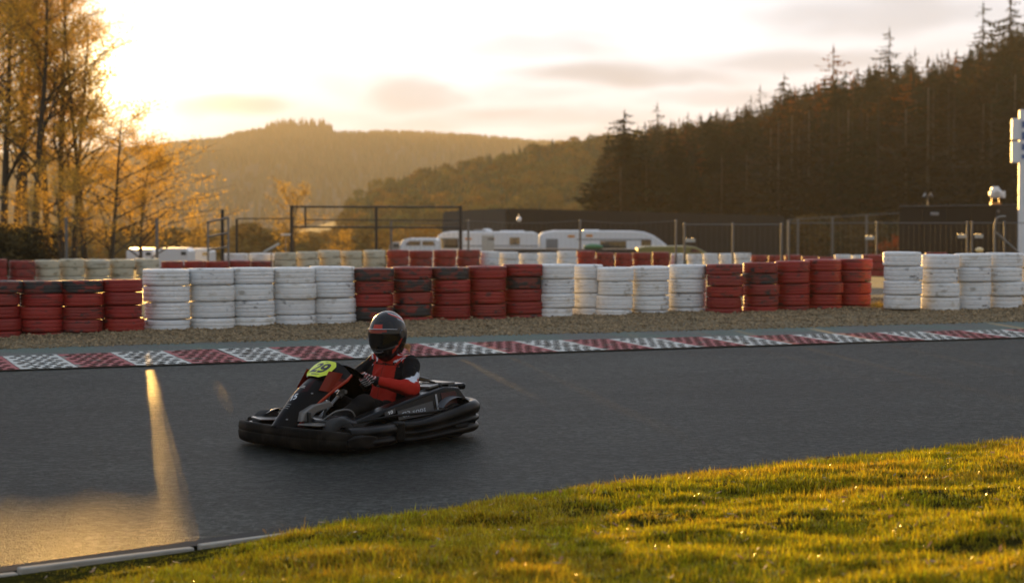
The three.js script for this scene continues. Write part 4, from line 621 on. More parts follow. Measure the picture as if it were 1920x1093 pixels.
{ const c = broad('rust red bush at the corner of the black cabin', lowKinds[0], leafMat(0.30, 0.06, 0.015, 0.4), 1672, 100, 0.42, 2.0, 0, 'bush'); c.name = numbered('rust_bush'); }
for (const [x, y, D, len, a, label] of [[508, 465, 55, 0.5, 0.5, 'sunlit slanting board end above the cream tyres'], [535, 440, 58, 0.28, 0, 'small sunlit tag on the black fence frame']]) { const p = at(x, y, D), k = thing('sunlit_board', label, 'board'); k.position.copy(p); mesh('board', rbx(len, 0.07, 0.08, 0.015, 0, 0, 0, 0, 0, a), M.offwhite, k); mesh('stake', cyl(V(0, groundY(D) - p.y, 0), V(0, -0.02, 0), 0.015), M.steel, k); }

// ---------------------------------------------------------------- tyre walls: every tyre a thing
function tyreGeo(r, w, tread, s) {   // closed ring profile: tread, shoulders, sidewalls, bead and hollow inside
  const hw = w / 2, pr = [], ri = r * 0.62, add = (x, y) => pr.push(new THREE.Vector2(x, y));
  add(ri, -hw * 0.72); add(ri + (r - ri) * 0.15, -hw * 0.9); add(ri + (r - ri) * 0.5, -hw * 0.985); add(r * 0.945, -hw * 0.95); add(r * 0.978, -hw * 0.86);
  const n = tread.length; tread.forEach((g, i) => { const a = -hw * 0.78 + (i / n) * hw * 1.56, b = a + hw * 1.56 / n, cr = (y) => r * (1 - 0.012 * (y / hw) ** 2); if (g > 0) { const e = (b - a) * 0.2; add(cr(a) - 0.001, a); add(cr(a) - g, a + e); add(cr(b) - g, b - e); add(cr(b) - 0.001, b); } else { add(cr(a), a); add(cr(b), b); } });
  add(r * 0.978, hw * 0.86); add(r * 0.945, hw * 0.95); add(ri + (r - ri) * 0.5, hw * 0.985); add(ri + (r - ri) * 0.15, hw * 0.9); add(ri, hw * 0.72); add(ri + 0.012, hw * 0.55); add(r * 0.93, hw * 0.5); add(r * 0.93, -hw * 0.5); add(ri + 0.012, -hw * 0.55); add(ri, -hw * 0.72);
  const g = new THREE.LatheGeometry(pr, 44), p = g.attributes.position; for (let i = 0; i < p.count; i++) { const a = Math.atan2(p.getZ(i), p.getX(i)), f = 1 + 0.006 * Math.sin(2 * a + s) + 0.004 * Math.sin(3 * a + 2 * s); p.setX(i, p.getX(i) * f); p.setZ(i, p.getZ(i) * f); }
  return mergeVertices(clean((() => { g.computeVertexNormals(); return g; })()), 1e-4);
}
const G1 = [0, 0.007, 0, 0.007, 0, 0.007, 0], G2 = [0, 0.004, 0, 0, 0.004, 0], G3 = [0, 0.006, 0, 0.006, 0];
const tyreGeos = [tyreGeo(1, 1, [0], 0)]; const geoCache = new Map();
function tyreShape(r, w, v) { const key = `${r.toFixed(2)} ${w.toFixed(3)} ${v}`; if (!geoCache.has(key)) geoCache.set(key, tyreGeo(r, w, [G1, G2, G3][v], v * 2.1)); return geoCache.get(key); }
const paint = (base, under, cover, s, streak = 0.5) => new THREE.MeshStandardMaterial({ roughness: 0.55, bumpMap: null, map: colorTex(512, 128, (u, v) => {
  const n = fbm(u * 14, v * 5, 5, s, 14, 5), m = fbm(u * 40, v * 10, 3, s + 9, 40, 10), lines = fbm(u * 6, v * 40, 2, s + 21, 6, 40), w = sstep(cover, cover + 0.16, n * 0.8 + m * 0.2), k = (0.86 + 0.2 * m) * (1 - streak * 0.22 * lines);
  const sc = sstep(0.74, 0.8, m * 0.5 + n * 0.5); return [mixn(base[0] * k, under[0], Math.max(w, sc * 0.7)), mixn(base[1] * k, under[1], Math.max(w, sc * 0.7)), mixn(base[2] * k, under[2], Math.max(w, sc * 0.7))];
}) });
const RUB = [0.03, 0.026, 0.024];
const tyrePaint = {
  white: [paint([0.80, 0.80, 0.78], [0.42, 0.40, 0.36], 0.60, 1), paint([0.76, 0.76, 0.75], [0.16, 0.155, 0.15], 0.63, 2), paint([0.82, 0.81, 0.79], [0.5, 0.48, 0.44], 0.58, 3), paint([0.80, 0.79, 0.76], [0.56, 0.53, 0.47], 0.56, 14)],
  cream: [paint([0.60, 0.53, 0.38], [0.25, 0.2, 0.12], 0.56, 4), paint([0.64, 0.58, 0.44], [0.3, 0.26, 0.18], 0.56, 5)],
  red: [paint([0.33, 0.022, 0.014], [0.16, 0.02, 0.014], 0.5, 16), paint([0.27, 0.03, 0.02], RUB, 0.57, 17), paint([0.30, 0.020, 0.012], RUB, 0.60, 6), paint([0.26, 0.018, 0.011], RUB, 0.64, 7), paint([0.33, 0.024, 0.013], [0.09, 0.02, 0.014], 0.55, 8)],
  worn: [paint([0.18, 0.03, 0.018], RUB, 0.42, 9), paint([0.25, 0.03, 0.018], RUB, 0.38, 10)],
};
const ORD = ['first', 'second', 'third', 'fourth', 'fifth', 'sixth'];
// stacks: [x0, x1, top, tyre height, tyres, worn tyre numbers counted from the top, extra depth]
function tyreBlock(block, colour, Dof, stacks, rScale = 1, rMax = 0.3) {
  stacks.forEach(([x0, x1, top, h, n, worn = [], dz = 0, rPx], s) => {
    const xm = (x0 + x1) / 2, D = Dof(xm) + dz, sc = ppm(D), r = Math.round(clamp((rPx ?? (x1 - x0)) / 2 / sc * rScale, 0.24, rMax) * 50) / 50, w = Math.round(h / sc * 200) / 200, y = at(xm, top, D).y, X = at(xm, top, D).x;
    for (let i = 0; i < n; i++) {
      const dark = worn.includes(i), mats = tyrePaint[dark && colour === 'red' ? 'worn' : colour], yc = y - (i + 0.5) * (w + 0.001) - r * 0.02;
      const m = mesh('tyre', tyreShape(r, w, Math.floor(rnd() * 3)), pick(mats)); m.position.set(X + rr(-0.02, 0.02), yc, -D + rr(-0.02, 0.02)); m.rotation.set(rr(-0.012, 0.012), rr(0, 6.28), rr(-0.012, 0.012)); const f = rr(0.955, 1.02); m.scale.set(f, 1, f * rr(0.985, 1.01));
      const word = dark && colour === 'red' ? 'scuffed-red' : colour;
      tag(m, `${word} tyre ${i === n - 1 ? 'at bottom' : ORD[i] + ' from top'}, ${ORD[s]} stack from sunset end of ${block}`, 'tyre', `tyres of the ${block}`);
    }
  });
}
seed(91);
const frontD = curve([[-120, 23.6], [-10, 23.9], [227, 24.5], [310, 24.9], [590, 25.9], [700, 26.1], [980, 27.1], [1043, 27.2], [1290, 28.0], [1358, 27.9], [1604, 28.8], [1660, 28.2], [1690, 28.3], [1975, 29.5]]);
tyreBlock('front red block beneath trees', 'red', frontD, [[-122, -46, 526, 23.5, 5, [], 0, 84], [-44, 36, 525, 23.5, 5, [0], 0, 84], [38, 112, 525, 24, 5, [0], 0, 84], [113, 190, 524, 24, 5, [0], 0, 84], [191, 263, 522, 24, 5, [], 0, 80]]);
tyreBlock('front white block before gate', 'white', frontD, [[268, 357, 503, 31, 4], [357, 432, 501.5, 31, 4, [], 0, 90], [431, 510, 500, 30.5, 4, [], 0, 90], [512, 587, 500, 29.5, 4, [], 0, 88], [586, 664, 498, 29.5, 4, [], 0, 86]]);
tyreBlock('red block behind the driver', 'red', frontD, [[663, 740, 501, 24, 5, [0, 3, 4]], [740, 806, 499, 23.5, 5, [1, 3], 0, 76], [808, 877, 499.5, 23.5, 5, [0], 0, 76], [877, 946, 497.5, 23.5, 5, [], 0, 76], [946, 1015, 494, 23.5, 5, [1], 0, 74]], 1, 0.28);
tyreBlock('front white block before caravans', 'white', frontD, [[1010, 1074, 494, 27.5, 4, [], 0, 70], [1068, 1126, 495, 27, 4, [], 0.34, 70], [1121, 1183, 500, 26.5, 4, [], 0, 70], [1183, 1253, 498, 27, 4, [], 0.05, 72], [1253, 1324, 495, 26.5, 4, [], 0.12, 72]], 1, 0.28);
tyreBlock('front red block before shed', 'red', frontD, [[1323, 1394, 494, 20.5, 5], [1392, 1459, 491, 20.5, 5, [1], 0.04, 70], [1454, 1518, 488, 20.5, 5, [], 0.08, 70], [1512, 1576, 485, 21, 5, [], 0.12, 70], [1570, 1633, 484, 21.5, 5, [], 0.16, 70]], 1, 0.27);
tyreBlock('front white block past gap', 'white', frontD, [[1657, 1730, 471, 27, 4], [1730, 1797, 476, 26.5, 4, [], 0, 72], [1792, 1857, 474, 26.5, 4, [], 0, 72], [1852, 1916, 473, 26.5, 4, [], 0.02, 72], [1912, 1978, 475, 26.5, 4, [], 0.04, 72]], 1, 0.28);
const rearD = curve([[-60, 49.4], [0, 50], [300, 53], [1400, 66], [1700, 69]]);
const evenly = (x0, x1, n, tops, h, cnt = 3) => Array.from({ length: n }, (_, i) => { const w = (x1 - x0) / n; return [x0 + i * w, x0 + (i + 1) * w, tops[i % tops.length], h, cnt, [], (i % 2) * 0.02]; });
tyreBlock('rear red block beneath trees', 'red', rearD, [[-84, -36, 484, 16, 3], [-35, 13, 485, 16, 3], [15, 64, 488, 15.5, 3]], 1, 0.37);
tyreBlock('rear cream block beneath trees', 'cream', rearD, evenly(63, 299, 5, [487, 485, 486, 485.5, 484], 15.8), 1, 0.37);
tyreBlock('low red block beside gate', 'red', rearD, evenly(300, 512, 5, [489, 488.5, 489, 488, 489], 14.5, 2), 1, 0.37);
tyreBlock('white pair behind low red', 'white', (x) => rearD(x) + 1.2, [[414, 464, 474.5, 14.5, 3], [465, 513, 474, 14.5, 3]], 1, 0.37);
tyreBlock('rear cream block beside gate', 'cream', rearD, evenly(513, 722, 5, [473, 471.5, 469, 470, 468.5], 14.5, 4), 1, 0.37);
tyreBlock('rear red block before bonnet', 'red', rearD, evenly(723, 900, 4, [468, 469, 468, 467.5], 15, 4), 1, 0.37);
tyreBlock('rear white block before caravans', 'white', rearD, evenly(900, 1082, 5, [471, 472, 474, 473, 470], 13.2, 3), 1, 0.37);
tyreBlock('rear red block before caravans', 'red', rearD, evenly(1082, 1257, 5, [470, 473, 474, 473, 472], 13.2, 3), 1, 0.37);
tyreBlock('rear white block before shed', 'white', rearD, evenly(1257, 1409, 5, [475, 476, 475, 475, 474], 12, 3), 1, 0.37);
tyreBlock('rear red block before shed', 'red', rearD, evenly(1409, 1566, 5, [478, 478.5, 477.5, 480, 481], 11.5, 3), 1, 0.37);
tyreBlock('rear white pair near gap', 'white', rearD, evenly(1566, 1630, 2, [477, 478], 11.5, 3), 1, 0.37);
tyreBlock('rear red stacks behind gap', 'red', (x) => 60, [[1618, 1660, 477, 14, 3], [1735, 1777, 473, 13.5, 3]], 1, 0.37);
{ // tuft of sunlit yellow grass in the gap
  seed(95); const N = 420, g = new THREE.ConeGeometry(0.006, 0.11, 3).translate(0, 0.055, 0), m = new THREE.InstancedMesh(g, phys(1, 1, 1, { roughness: 0.8, transmission: 0.5, thickness: 0, side: THREE.DoubleSide }), N), q = new THREE.Object3D(), c = onTrack(1646, 581);
  for (let i = 0; i < N; i++) { const a = rr(0, 6.28), R = Math.sqrt(rnd()); q.position.set(c.x + Math.cos(a) * R * 0.16, c.y + 0.02, c.z + Math.sin(a) * R * 0.2); q.rotation.set(rr(-0.5, 0.5), rr(0, 6.28), rr(-0.5, 0.5)); q.scale.setScalar(rr(0.6, 1.2) * (1.2 - R * 0.6)); q.updateMatrix(); m.setMatrixAt(i, q.matrix); const k = rr(0.7, 1.1); m.setColorAt(i, rgb(0.62 * k, 0.46 * k, 0.03)); }
  m.name = numbered('grass_tuft'); tag(m, 'sunlit yellow grass tuft in the gap of the tyre wall', 'grass tuft', null, 'stuff'); scene.add(m);
}

// ---------------------------------------------------------------- kart and driver share one place and heading
const KARTBASE = onTrack(677, 825), HEAD = rad(47);
const placeRider = (o) => { const f = V(-Math.cos(HEAD), 0, Math.sin(HEAD)); f.addScaledVector(TRACK_UP, -f.dot(TRACK_UP)).normalize(); const r = f.clone().cross(TRACK_UP).normalize(); o.quaternion.setFromRotationMatrix(new THREE.Matrix4().makeBasis(f, TRACK_UP, r)); o.scale.setScalar(0.965); o.position.copy(KARTBASE).addScaledVector(TRACK_UP, 0.006); return o; };
// local axes: x forward, y up, z to the driver's right
const dust = (r, g, b, amt, s) => colorTex(512, 512, (u, v) => { const n = fbm(u * 9, v * 9, 5, s, 9), sc = sstep(0.66, 0.7, fbm(u * 90, v * 6, 3, s + 5, 90, 6)), d = amt * sstep(0.42, 0.75, n) + sc * 0.25 * amt, k = 0.85 + 0.3 * n; return [mixn(r * k, 0.12, d), mixn(g * k, 0.10, d), mixn(b * k, 0.075, d)]; });
const plastic = new THREE.MeshPhysicalMaterial({ map: dust(0.004, 0.004, 0.0045, 0.10, 111), roughness: 0.34, specularIntensity: 0.28 });
const plasticDusty = new THREE.MeshPhysicalMaterial({ map: dust(0.005, 0.0042, 0.0035, 0.13, 117), roughness: 0.6, specularIntensity: 0.15 });
const gloss = phys(0.004, 0.004, 0.0045, { roughness: 0.24, specularIntensity: 0.35 });
const metalGrey = std(0.32, 0.32, 0.33, 0.35, 0.9), darkMetal = std(0.05, 0.05, 0.05, 0.45, 0.8), redAnod = std(0.42, 0.03, 0.02, 0.35, 0.3), palePlastic = phys(0.13, 0.12, 0.11, { roughness: 0.3, clearcoat: 0.3 }), redPaint = phys(0.19, 0.018, 0.008, { roughness: 0.4, specularIntensity: 0.5 }), rubber = std(0.016, 0.016, 0.016, 0.85);
function ringPath(pts, n) { const c = new THREE.CatmullRomCurve3(pts.map(([x, z]) => V(x, 0, z)), false, 'centripetal'); return Array.from({ length: n + 1 }, (_, i) => { const p = c.getPointAt(i / n), t = c.getTangentAt(i / n); return { p, n: V(-t.z, 0, t.x) }; }); }
{
  const kart = placeRider(thing('go_kart', 'black and red go-kart with yellow number 29 plate on the asphalt track', 'go-kart'));
  const P = (name, geo, mat) => mesh(name, geo, mat, kart);
  // front bumper skirt, from the right side round the nose to the left side
  const fpts = [[0.36, 0.565], [0.50, 0.60], [0.66, 0.60], [0.77, 0.55], [0.835, 0.42], [0.865, 0.22], [0.872, 0], [0.865, -0.22], [0.835, -0.42], [0.77, -0.55], [0.66, -0.60], [0.50, -0.60], [0.36, -0.575]];
  const fring = ringPath(fpts.map(([a, b]) => [a * 0.975, b * 0.96]), 96); const outF = fring[48].n.x > 0 ? 1 : -1; fring.forEach((r) => r.n.multiplyScalar(outF));
  P('front_bumper', sweep(fring, (t) => { const s = Math.abs(t - 0.5) * 2, top = 0.185 - 0.03 * sstep(0.45, 0.8, s) - 0.045 * sstep(0.8, 1, s), b = 0.026 + 0.012 * sstep(0.8, 1, s); return [[-0.004, b], [0.012, b + 0.012], [0.019, b + 0.04], [0.022, top * 0.55], [0.0165, top * 0.6], [0.0165, top * 0.66], [0.021, top * 0.7], [0.015, top - 0.018], [0.008, top - 0.004], [-0.006, top], [-0.024, top - 0.008], [-0.034, top - 0.03], [-0.034, b + 0.03], [-0.022, b]]; }), plasticDusty);
  // moulded recess panel near the left corner and bolts
  const cpt = ringPath([[0.68, -0.586], [0.58, -0.602], [0.47, -0.602], [0.39, -0.592]], 24); cpt.forEach((r) => { if (r.n.z > 0) r.n.negate(); });
  P('corner_guard', sweep(cpt, (t) => { const k = Math.pow(Math.sin(Math.PI * clamp(t, 0.02, 0.98)), 0.35), y0 = 0.085, hh = 0.055 * k + 0.004, d = 0.017 * k + 0.002; return [[-0.012, y0 - hh], [d * 0.6, y0 - hh * 0.95], [d, y0 - hh * 0.6], [d * 0.7, y0], [d, y0 + hh * 0.6], [d * 0.6, y0 + hh * 0.95], [-0.012, y0 + hh]]; }), plastic);
  // left front pod: a fat rounded section with a vent
  const pod = (sgn) => { const r = ringPath([[0.64, 0.56 * sgn], [0.52, 0.575 * sgn], [0.36, 0.575 * sgn], [0.20, 0.56 * sgn], [0.13, 0.53 * sgn]], 40); r.forEach((q) => { if (q.n.z * sgn < 0) q.n.negate(); }); return sweep(r, (t) => { const k = Math.pow(Math.sin(Math.PI * clamp(t * 0.86 + 0.07, 0.03, 0.97)), 0.4); return [[-0.06, 0.05], [0.0, 0.035], [0.03 * k, 0.05], [0.042 * k, 0.075], [0.03 * k, 0.1], [0.012, 0.108], [0.012, 0.125], [0.03 * k, 0.132], [0.05 * k, 0.155], [0.05 * k, 0.178], [0.03 * k, 0.202], [-0.02, 0.215], [-0.07, 0.205], [-0.1, 0.17], [-0.1, 0.08]].map(([a, b]) => [a, b * 0.88]); }); };
  P('side_pod', pod(-1), plastic); P('side_pod', pod(1), plastic);
  for (const s of [-1]) { P('vent', rbx(0.11, 0.022, 0.02, 0.008, 0.40, 0.116, 0.595 * s), std(0.003, 0.003, 0.003, 0.9)); }
  // joint sleeve and rear bumper with three bulges round the back
  P('joint_sleeve', rbx(0.085, 0.15, 0.09, 0.02, 0.145, 0.125, -0.56), plastic); P('joint_sleeve', rbx(0.085, 0.15, 0.09, 0.02, 0.145, 0.125, 0.56), plastic);
  const rpts = [[0.16, -0.565], [-0.05, -0.595], [-0.35, -0.60], [-0.60, -0.585], [-0.76, -0.53], [-0.845, -0.40], [-0.862, -0.2], [-0.862, 0.2], [-0.845, 0.40], [-0.76, 0.53], [-0.60, 0.585], [-0.35, 0.60], [-0.05, 0.595], [0.16, 0.565]];
  const rring = ringPath(rpts.map(([a, b]) => [a * 0.97, b * 0.96]), 120); const outR = rring[60].n.x < 0 ? 1 : -1; rring.forEach((r) => r.n.multiplyScalar(outR));
  P('rear_bumper', sweep(rring, (t) => { const s = 1 - Math.abs(t - 0.5) * 2, y = 0.015 * sstep(0.1, 0.6, s), hk = 0.78 + 0.24 * sstep(0.12, 0.6, s), e = 0.62 + 0.38 * sstep(0, 0.09, s); return [[-0.05, 0.04], [-0.005, 0.034 + y * 0.5], [0.018 * e, 0.044 + y], [0.026 * e, 0.066 + y], [0.016 * e, 0.086 + y], [0.002, 0.092 + y], [0.002, 0.104 + y], [0.018 * e, 0.11 + y], [0.03 * e, 0.128 + y], [0.022 * e, 0.146 + y], [0.006, 0.152 + y], [0.006, 0.162 + y], [0.024 * e, 0.17 + y], [0.038 * e, 0.194 + y * 1.6], [0.03 * e, 0.222 + y * 2], [0.004, 0.242 + y * 2.2], [-0.035, 0.243 + y * 2.2], [-0.065, 0.22 + y * 2], [-0.07, 0.1]].map(([a, b]) => [a, b * hk]); }), plastic);
  P('rear_slot', mg([rbx(0.14, 0.03, 0.02, 0.008, -0.50, 0.112, -0.59), rbx(0.02, 0.03, 0.18, 0.008, -0.85, 0.118, -0.24)]), std(0.003, 0.003, 0.003, 0.9));
  // tray, frame and axles
  P('floor_tray', rbx(1.15, 0.012, 0.62, 0.004, 0.22, 0.045, 0), std(0.03, 0.03, 0.03, 0.5, 0.4));
  for (const s of [-1, 1]) P('frame_tube', tube([[-0.8, 0.075, 0.28 * s], [-0.3, 0.065, 0.30 * s], [0.2, 0.065, 0.33 * s], [0.55, 0.075, 0.24 * s], [0.78, 0.08, 0.2 * s]], 0.015, 32, 8), redPaint);
  P('rear_axle', cyl(V(-0.52, 0.135, -0.5), V(-0.52, 0.135, 0.5), 0.02, 0.02, 12), metalGrey);
  const wheel = (x, z, r, w) => { const h = w / 2, t = mesh('tyre', new THREE.LatheGeometry([[r * 0.5, -h * 0.9], [r * 0.72, -h], [r * 0.92, -h * 0.92], [r * 0.99, -h * 0.7], [r, -h * 0.3], [r, h * 0.3], [r * 0.99, h * 0.7], [r * 0.92, h * 0.92], [r * 0.72, h], [r * 0.5, h * 0.9], [r * 0.5, -h * 0.9]].map(([a, b]) => new THREE.Vector2(a, b)), 36).rotateX(Math.PI / 2), rubber, wh(x, z, r)); mesh('rim', mg([new THREE.CylinderGeometry(r * 0.52, r * 0.5, w * 0.8, 24, 1, true).rotateX(Math.PI / 2), new THREE.CylinderGeometry(r * 0.5, r * 0.5, w * 0.12, 24).rotateX(Math.PI / 2), new THREE.CylinderGeometry(r * 0.2, r * 0.2, w * 0.9, 12).rotateX(Math.PI / 2)]), metalGrey, t.parent); };
  const wh = (x, z, r) => { const g = new THREE.Group(); g.name = 'wheel'; g.position.set(x, r, z); kart.add(g); return g; };
  wheel(0.60, -0.40, 0.125, 0.12); wheel(0.60, 0.40, 0.125, 0.12); wheel(-0.52, -0.44, 0.137, 0.17); wheel(-0.52, 0.44, 0.137, 0.17);
  for (const s of [-1, 1]) { // mudguard over each rear wheel
    P('mudguard', gridGeo(14, 6, (u, v) => { const a = mixn(-0.5, 2.5, u), R = 0.172 + 0.006 * Math.sin(v * Math.PI); return V(-0.50 - Math.cos(a) * R * 1.15, 0.152 + Math.sin(a) * R, (0.36 + v * 0.19) * s); }), std(0.06, 0.063, 0.07, 0.4)); }
  // nose deck
  P('nose_deck', gridGeo(16, 8, (u, v) => { const z = mixn(-0.46, 0.46, u), x = mixn(0.52, 0.835 - 0.9 * z * z * 0.4, v); return V(x, 0.185 + 0.03 * Math.sin(u * Math.PI) * (1 - v) - 0.02 * v, z); }), gloss);
  for (const s of [-1, 1]) { P('deck_pad', rbx(0.20, 0.012, 0.19, 0.005, 0.70, 0.20, 0.27 * s, -0.3 * s, 0, 0.06), palePlastic); P('nose_scoop', gridGeo(10, 6, (u, v) => V(0.66 - 0.2 * u, 0.232 + 0.03 * Math.sin(u * 2.4) - 0.05 * v * v, (0.33 + 0.13 * v) * s)), gloss); }
  // front fairing: curved panel leaning back, narrow above the nose and widest at the number plate
  const cv = document.createElement('canvas'); cv.width = 512; cv.height = 1024; const c2 = cv.getContext('2d');
  c2.fillStyle = '#0b090a'; c2.fillRect(0, 0, 512, 1024);
  const poly = (col, pts) => { c2.fillStyle = col; c2.beginPath(); pts.forEach(([x, y], i) => i ? c2.lineTo(x, y) : c2.moveTo(x, y)); c2.fill(); };
  poly('#7a1710', [[0, 420], [90, 300], [150, 700], [60, 1024], [0, 1024]]); poly('#a32612', [[0, 520], [40, 480], [75, 860], [30, 1024], [0, 1024]]); poly('#4c120b', [[512, 110], [450, 180], [430, 330], [470, 420], [512, 360]]); poly('#7a2411', [[512, 160], [470, 210], [462, 300], [512, 320]]); poly('#2c0c0c', [[150, 430], [330, 330], [380, 520], [210, 640]]); poly('#100f12', [[190, 360], [300, 330], [330, 1000], [170, 1000]]);
  c2.save(); c2.translate(250, 640); c2.rotate(-0.42); c2.fillStyle = '#cfd4d8'; c2.font = 'bold 118px sans-serif'; c2.textAlign = 'center'; c2.fillText('15', 0, 50); c2.restore(); c2.fillStyle = '#8d8a86'; for (let i = 0; i < 3; i++) c2.fillRect(210, 740 + i * 26, 110, 6); c2.fillStyle = '#a8a39a'; c2.fillRect(230, 470, 60, 12); c2.fillRect(215, 492, 86, 10);
  const faceTex = new THREE.CanvasTexture(cv); faceTex.colorSpace = THREE.SRGBColorSpace;
  const FB = V(0.875, 0.185, 0), FT = V(0.27, 0.615, 0), fd = FT.clone().sub(FB), fn = V(fd.y, -fd.x, 0).normalize();
  const fair = (u, v, off) => { const bow = 0.05 * Math.sin(v * Math.PI), w = mixn(0.10, 0.145, sstep(0.05, 0.8, v)) - 0.03 * sstep(0.88, 1, v), s = u * 2 - 1; return FB.clone().addScaledVector(fd, v).addScaledVector(fn, bow + off - 0.07 * s * s - 0.05 * Math.pow(Math.abs(s), 4)).add(V(0, 0, -s * w)); };
  P('front_fairing', (() => { const a = gridGeo(20, 28, (u, v) => fair(u, v, 0)), b = gridGeo(20, 28, (u, v) => fair(1 - u, v, -0.014), (p, u, v) => [0.45, 0.03]); const edge = gridGeo(1, 28, (u, v) => fair(0, v, -0.014 * u), () => [0.02, 0.3]), e2 = gridGeo(1, 28, (u, v) => fair(1, v, -0.014 * u), () => [0.02, 0.3]), e3 = gridGeo(20, 1, (u, v) => fair(u, 1, -0.014 * v), () => [0.45, 0.03]); return mg([a, b, edge, e2, e3]); })(), new THREE.MeshPhysicalMaterial({ map: faceTex, roughness: 0.4, specularIntensity: 0.25, side: THREE.DoubleSide }));
  for (const u of [0, 1]) P('fairing_edge', tube(Array.from({ length: 15 }, (_, i) => fair(u, i / 14, 0.002)), 0.0065, 40, 6), phys(0.36, 0.05, 0.015, { roughness: 0.35, specularIntensity: 0.8 }));
  for (const [u, v] of [[0.2, 0.12], [0.8, 0.12], [0.15, 0.5], [0.85, 0.5]]) { const q = fair(u, v, 0.004); P('bolt', new THREE.SphereGeometry(0.009, 10, 6).scale(1, 0.6, 1).translate(q.x, q.y, q.z), metalGrey); }
  // inner red cheeks and bracket of the fairing
  for (const s of [-1, 1]) P('fairing_cheek', gridGeo(6, 8, (u, v) => V(mixn(0.44, 0.30, u) + 0.10 * (1 - v), mixn(0.43, 0.565, v) - 0.03 * u, (0.125 + 0.012 * Math.sin(u * 3)) * s)), redPaint);
  P('fairing_bracket', mg([cyl(V(0.50, 0.10, -0.09), V(0.36, 0.50, -0.08), 0.011), cyl(V(0.50, 0.10, 0.09), V(0.36, 0.50, 0.08), 0.011), cyl(V(0.38, 0.45, -0.09), V(0.38, 0.45, 0.09), 0.01)]), darkMetal);
  // number plate
  const nc = document.createElement('canvas'); nc.width = 512; nc.height = 448; const n2 = nc.getContext('2d'); n2.fillStyle = '#c3cf1c'; n2.fillRect(0, 0, 512, 448); n2.fillStyle = '#0c0c0a'; n2.save(); n2.translate(256, 208); n2.transform(1, 0, -0.14, 1, 0, 0); n2.font = 'bold 340px sans-serif'; n2.textAlign = 'center'; n2.textBaseline = 'middle'; n2.scale(0.92, 1); n2.fillText('29', 0, 6); n2.lineWidth = 14; n2.strokeStyle = '#0c0c0a'; n2.strokeText('29', 0, 6); n2.restore(); n2.fillStyle = '#20200c'; n2.fillRect(160, 372, 190, 14); n2.fillRect(190, 394, 130, 12); n2.fillRect(222, 28, 70, 14);
  const numTex = new THREE.CanvasTexture(nc); numTex.colorSpace = THREE.SRGBColorSpace;
  const oct = [[-0.095, 0.125], [0.095, 0.125], [0.142, 0.07], [0.142, -0.055], [0.075, -0.125], [-0.075, -0.125], [-0.142, -0.055], [-0.142, 0.07]].map(([a, b]) => new THREE.Vector2(a, b));
  const inv = new THREE.Matrix4(), zax = fn.clone(), yax = fd.clone().normalize(), xax = yax.clone().cross(zax).normalize(), pc = FB.clone().addScaledVector(fd, 0.81).addScaledVector(fn, 0.05);
  const plateBend = (g) => { g.scale(0.86, 0.76, 1); const p = g.attributes.position; for (let i = 0; i < p.count; i++) p.setZ(i, p.getZ(i) - 1.35 * p.getX(i) ** 2 - 0.5 * Math.max(0, p.getY(i)) ** 2 * 2); g.computeVertexNormals(); inv.makeBasis(xax, yax, zax).setPosition(pc); g.applyMatrix4(inv); return g; };
  const inOct = (x, y) => { const ax = Math.abs(x); return y >= 0 ? ax <= 0.142 - Math.max(0, y - 0.07) / 0.055 * 0.047 : ax <= 0.142 - Math.max(0, -y - 0.055) / 0.07 * 0.067; };
  const face = (z, uvOn) => gridGeo(16, 12, (u, v) => { const y = mixn(-0.125, 0.125, v); let w = y >= 0 ? 0.142 - Math.max(0, y - 0.07) / 0.055 * 0.047 : 0.142 - Math.max(0, -y - 0.055) / 0.07 * 0.067; return V((u * 2 - 1) * w, y, z); }, (p) => [p.x / 0.284 + 0.5, p.y / 0.25 + 0.5]);
  P('number_plate', plateBend(face(0.006)), new THREE.MeshPhysicalMaterial({ map: numTex, roughness: 0.45, side: THREE.DoubleSide }));
  P('plate_backing', plateBend((() => { const g = face(0.0); g.scale(1.06, 1.06, 1); return g; })()), gloss);
  // steering wheel and column
  const WC = V(0.085, 0.465, 0), wn = V(-0.72, 0.69, 0).normalize(), we2 = V(0.69, 0.72, 0).normalize();
  const wm = new THREE.Matrix4().makeBasis(V(0, 0, 1), we2, wn.clone().negate()).setPosition(WC);
  const sw = new THREE.Group(); sw.name = 'steering_wheel'; kart.add(sw);
  const flat = (g) => { const p = g.attributes.position; for (let i = 0; i < p.count; i++) if (p.getY(i) < -0.1) p.setY(i, -0.1 + (p.getY(i) + 0.1) * 0.25); g.computeVertexNormals(); return g; };
  mesh('rim', flat(new THREE.TorusGeometry(0.142, 0.016, 12, 48)).applyMatrix4(wm), std(0.014, 0.014, 0.014, 0.6), sw);
  mesh('hub', mg([new THREE.CylinderGeometry(0.06, 0.07, 0.05, 24).rotateX(Math.PI / 2), bx(0.27, 0.035, 0.008), bx(0.04, 0.14, 0.008, 0, -0.06, 0), rbx(0.15, 0.11, 0.03, 0.02, 0, 0.02, -0.02)].map((g) => g.applyMatrix4(wm))), gloss, sw);
  mesh('dash_shell', (() => { const g = new THREE.SphereGeometry(0.15, 24, 12, 0, Math.PI * 2, 0, 1.3); g.scale(1, 0.42, 1.05); g.rotateX(-Math.PI / 2 + Math.PI); return g.applyMatrix4(new THREE.Matrix4().makeBasis(V(0, 0, 1), we2, wn.clone().negate()).setPosition(WC.clone().addScaledVector(wn, -0.05))); })(), gloss, sw);
  P('steering_column', cyl(WC, V(0.52, 0.13, 0), 0.012), metalGrey); P('column_joint', mg([cyl(V(0.20, 0.375, 0), V(0.23, 0.35, 0), 0.025, 0.025, 12), rbx(0.03, 0.03, 0.05, 0.008, 0.24, 0.39, -0.07)]), palePlastic);
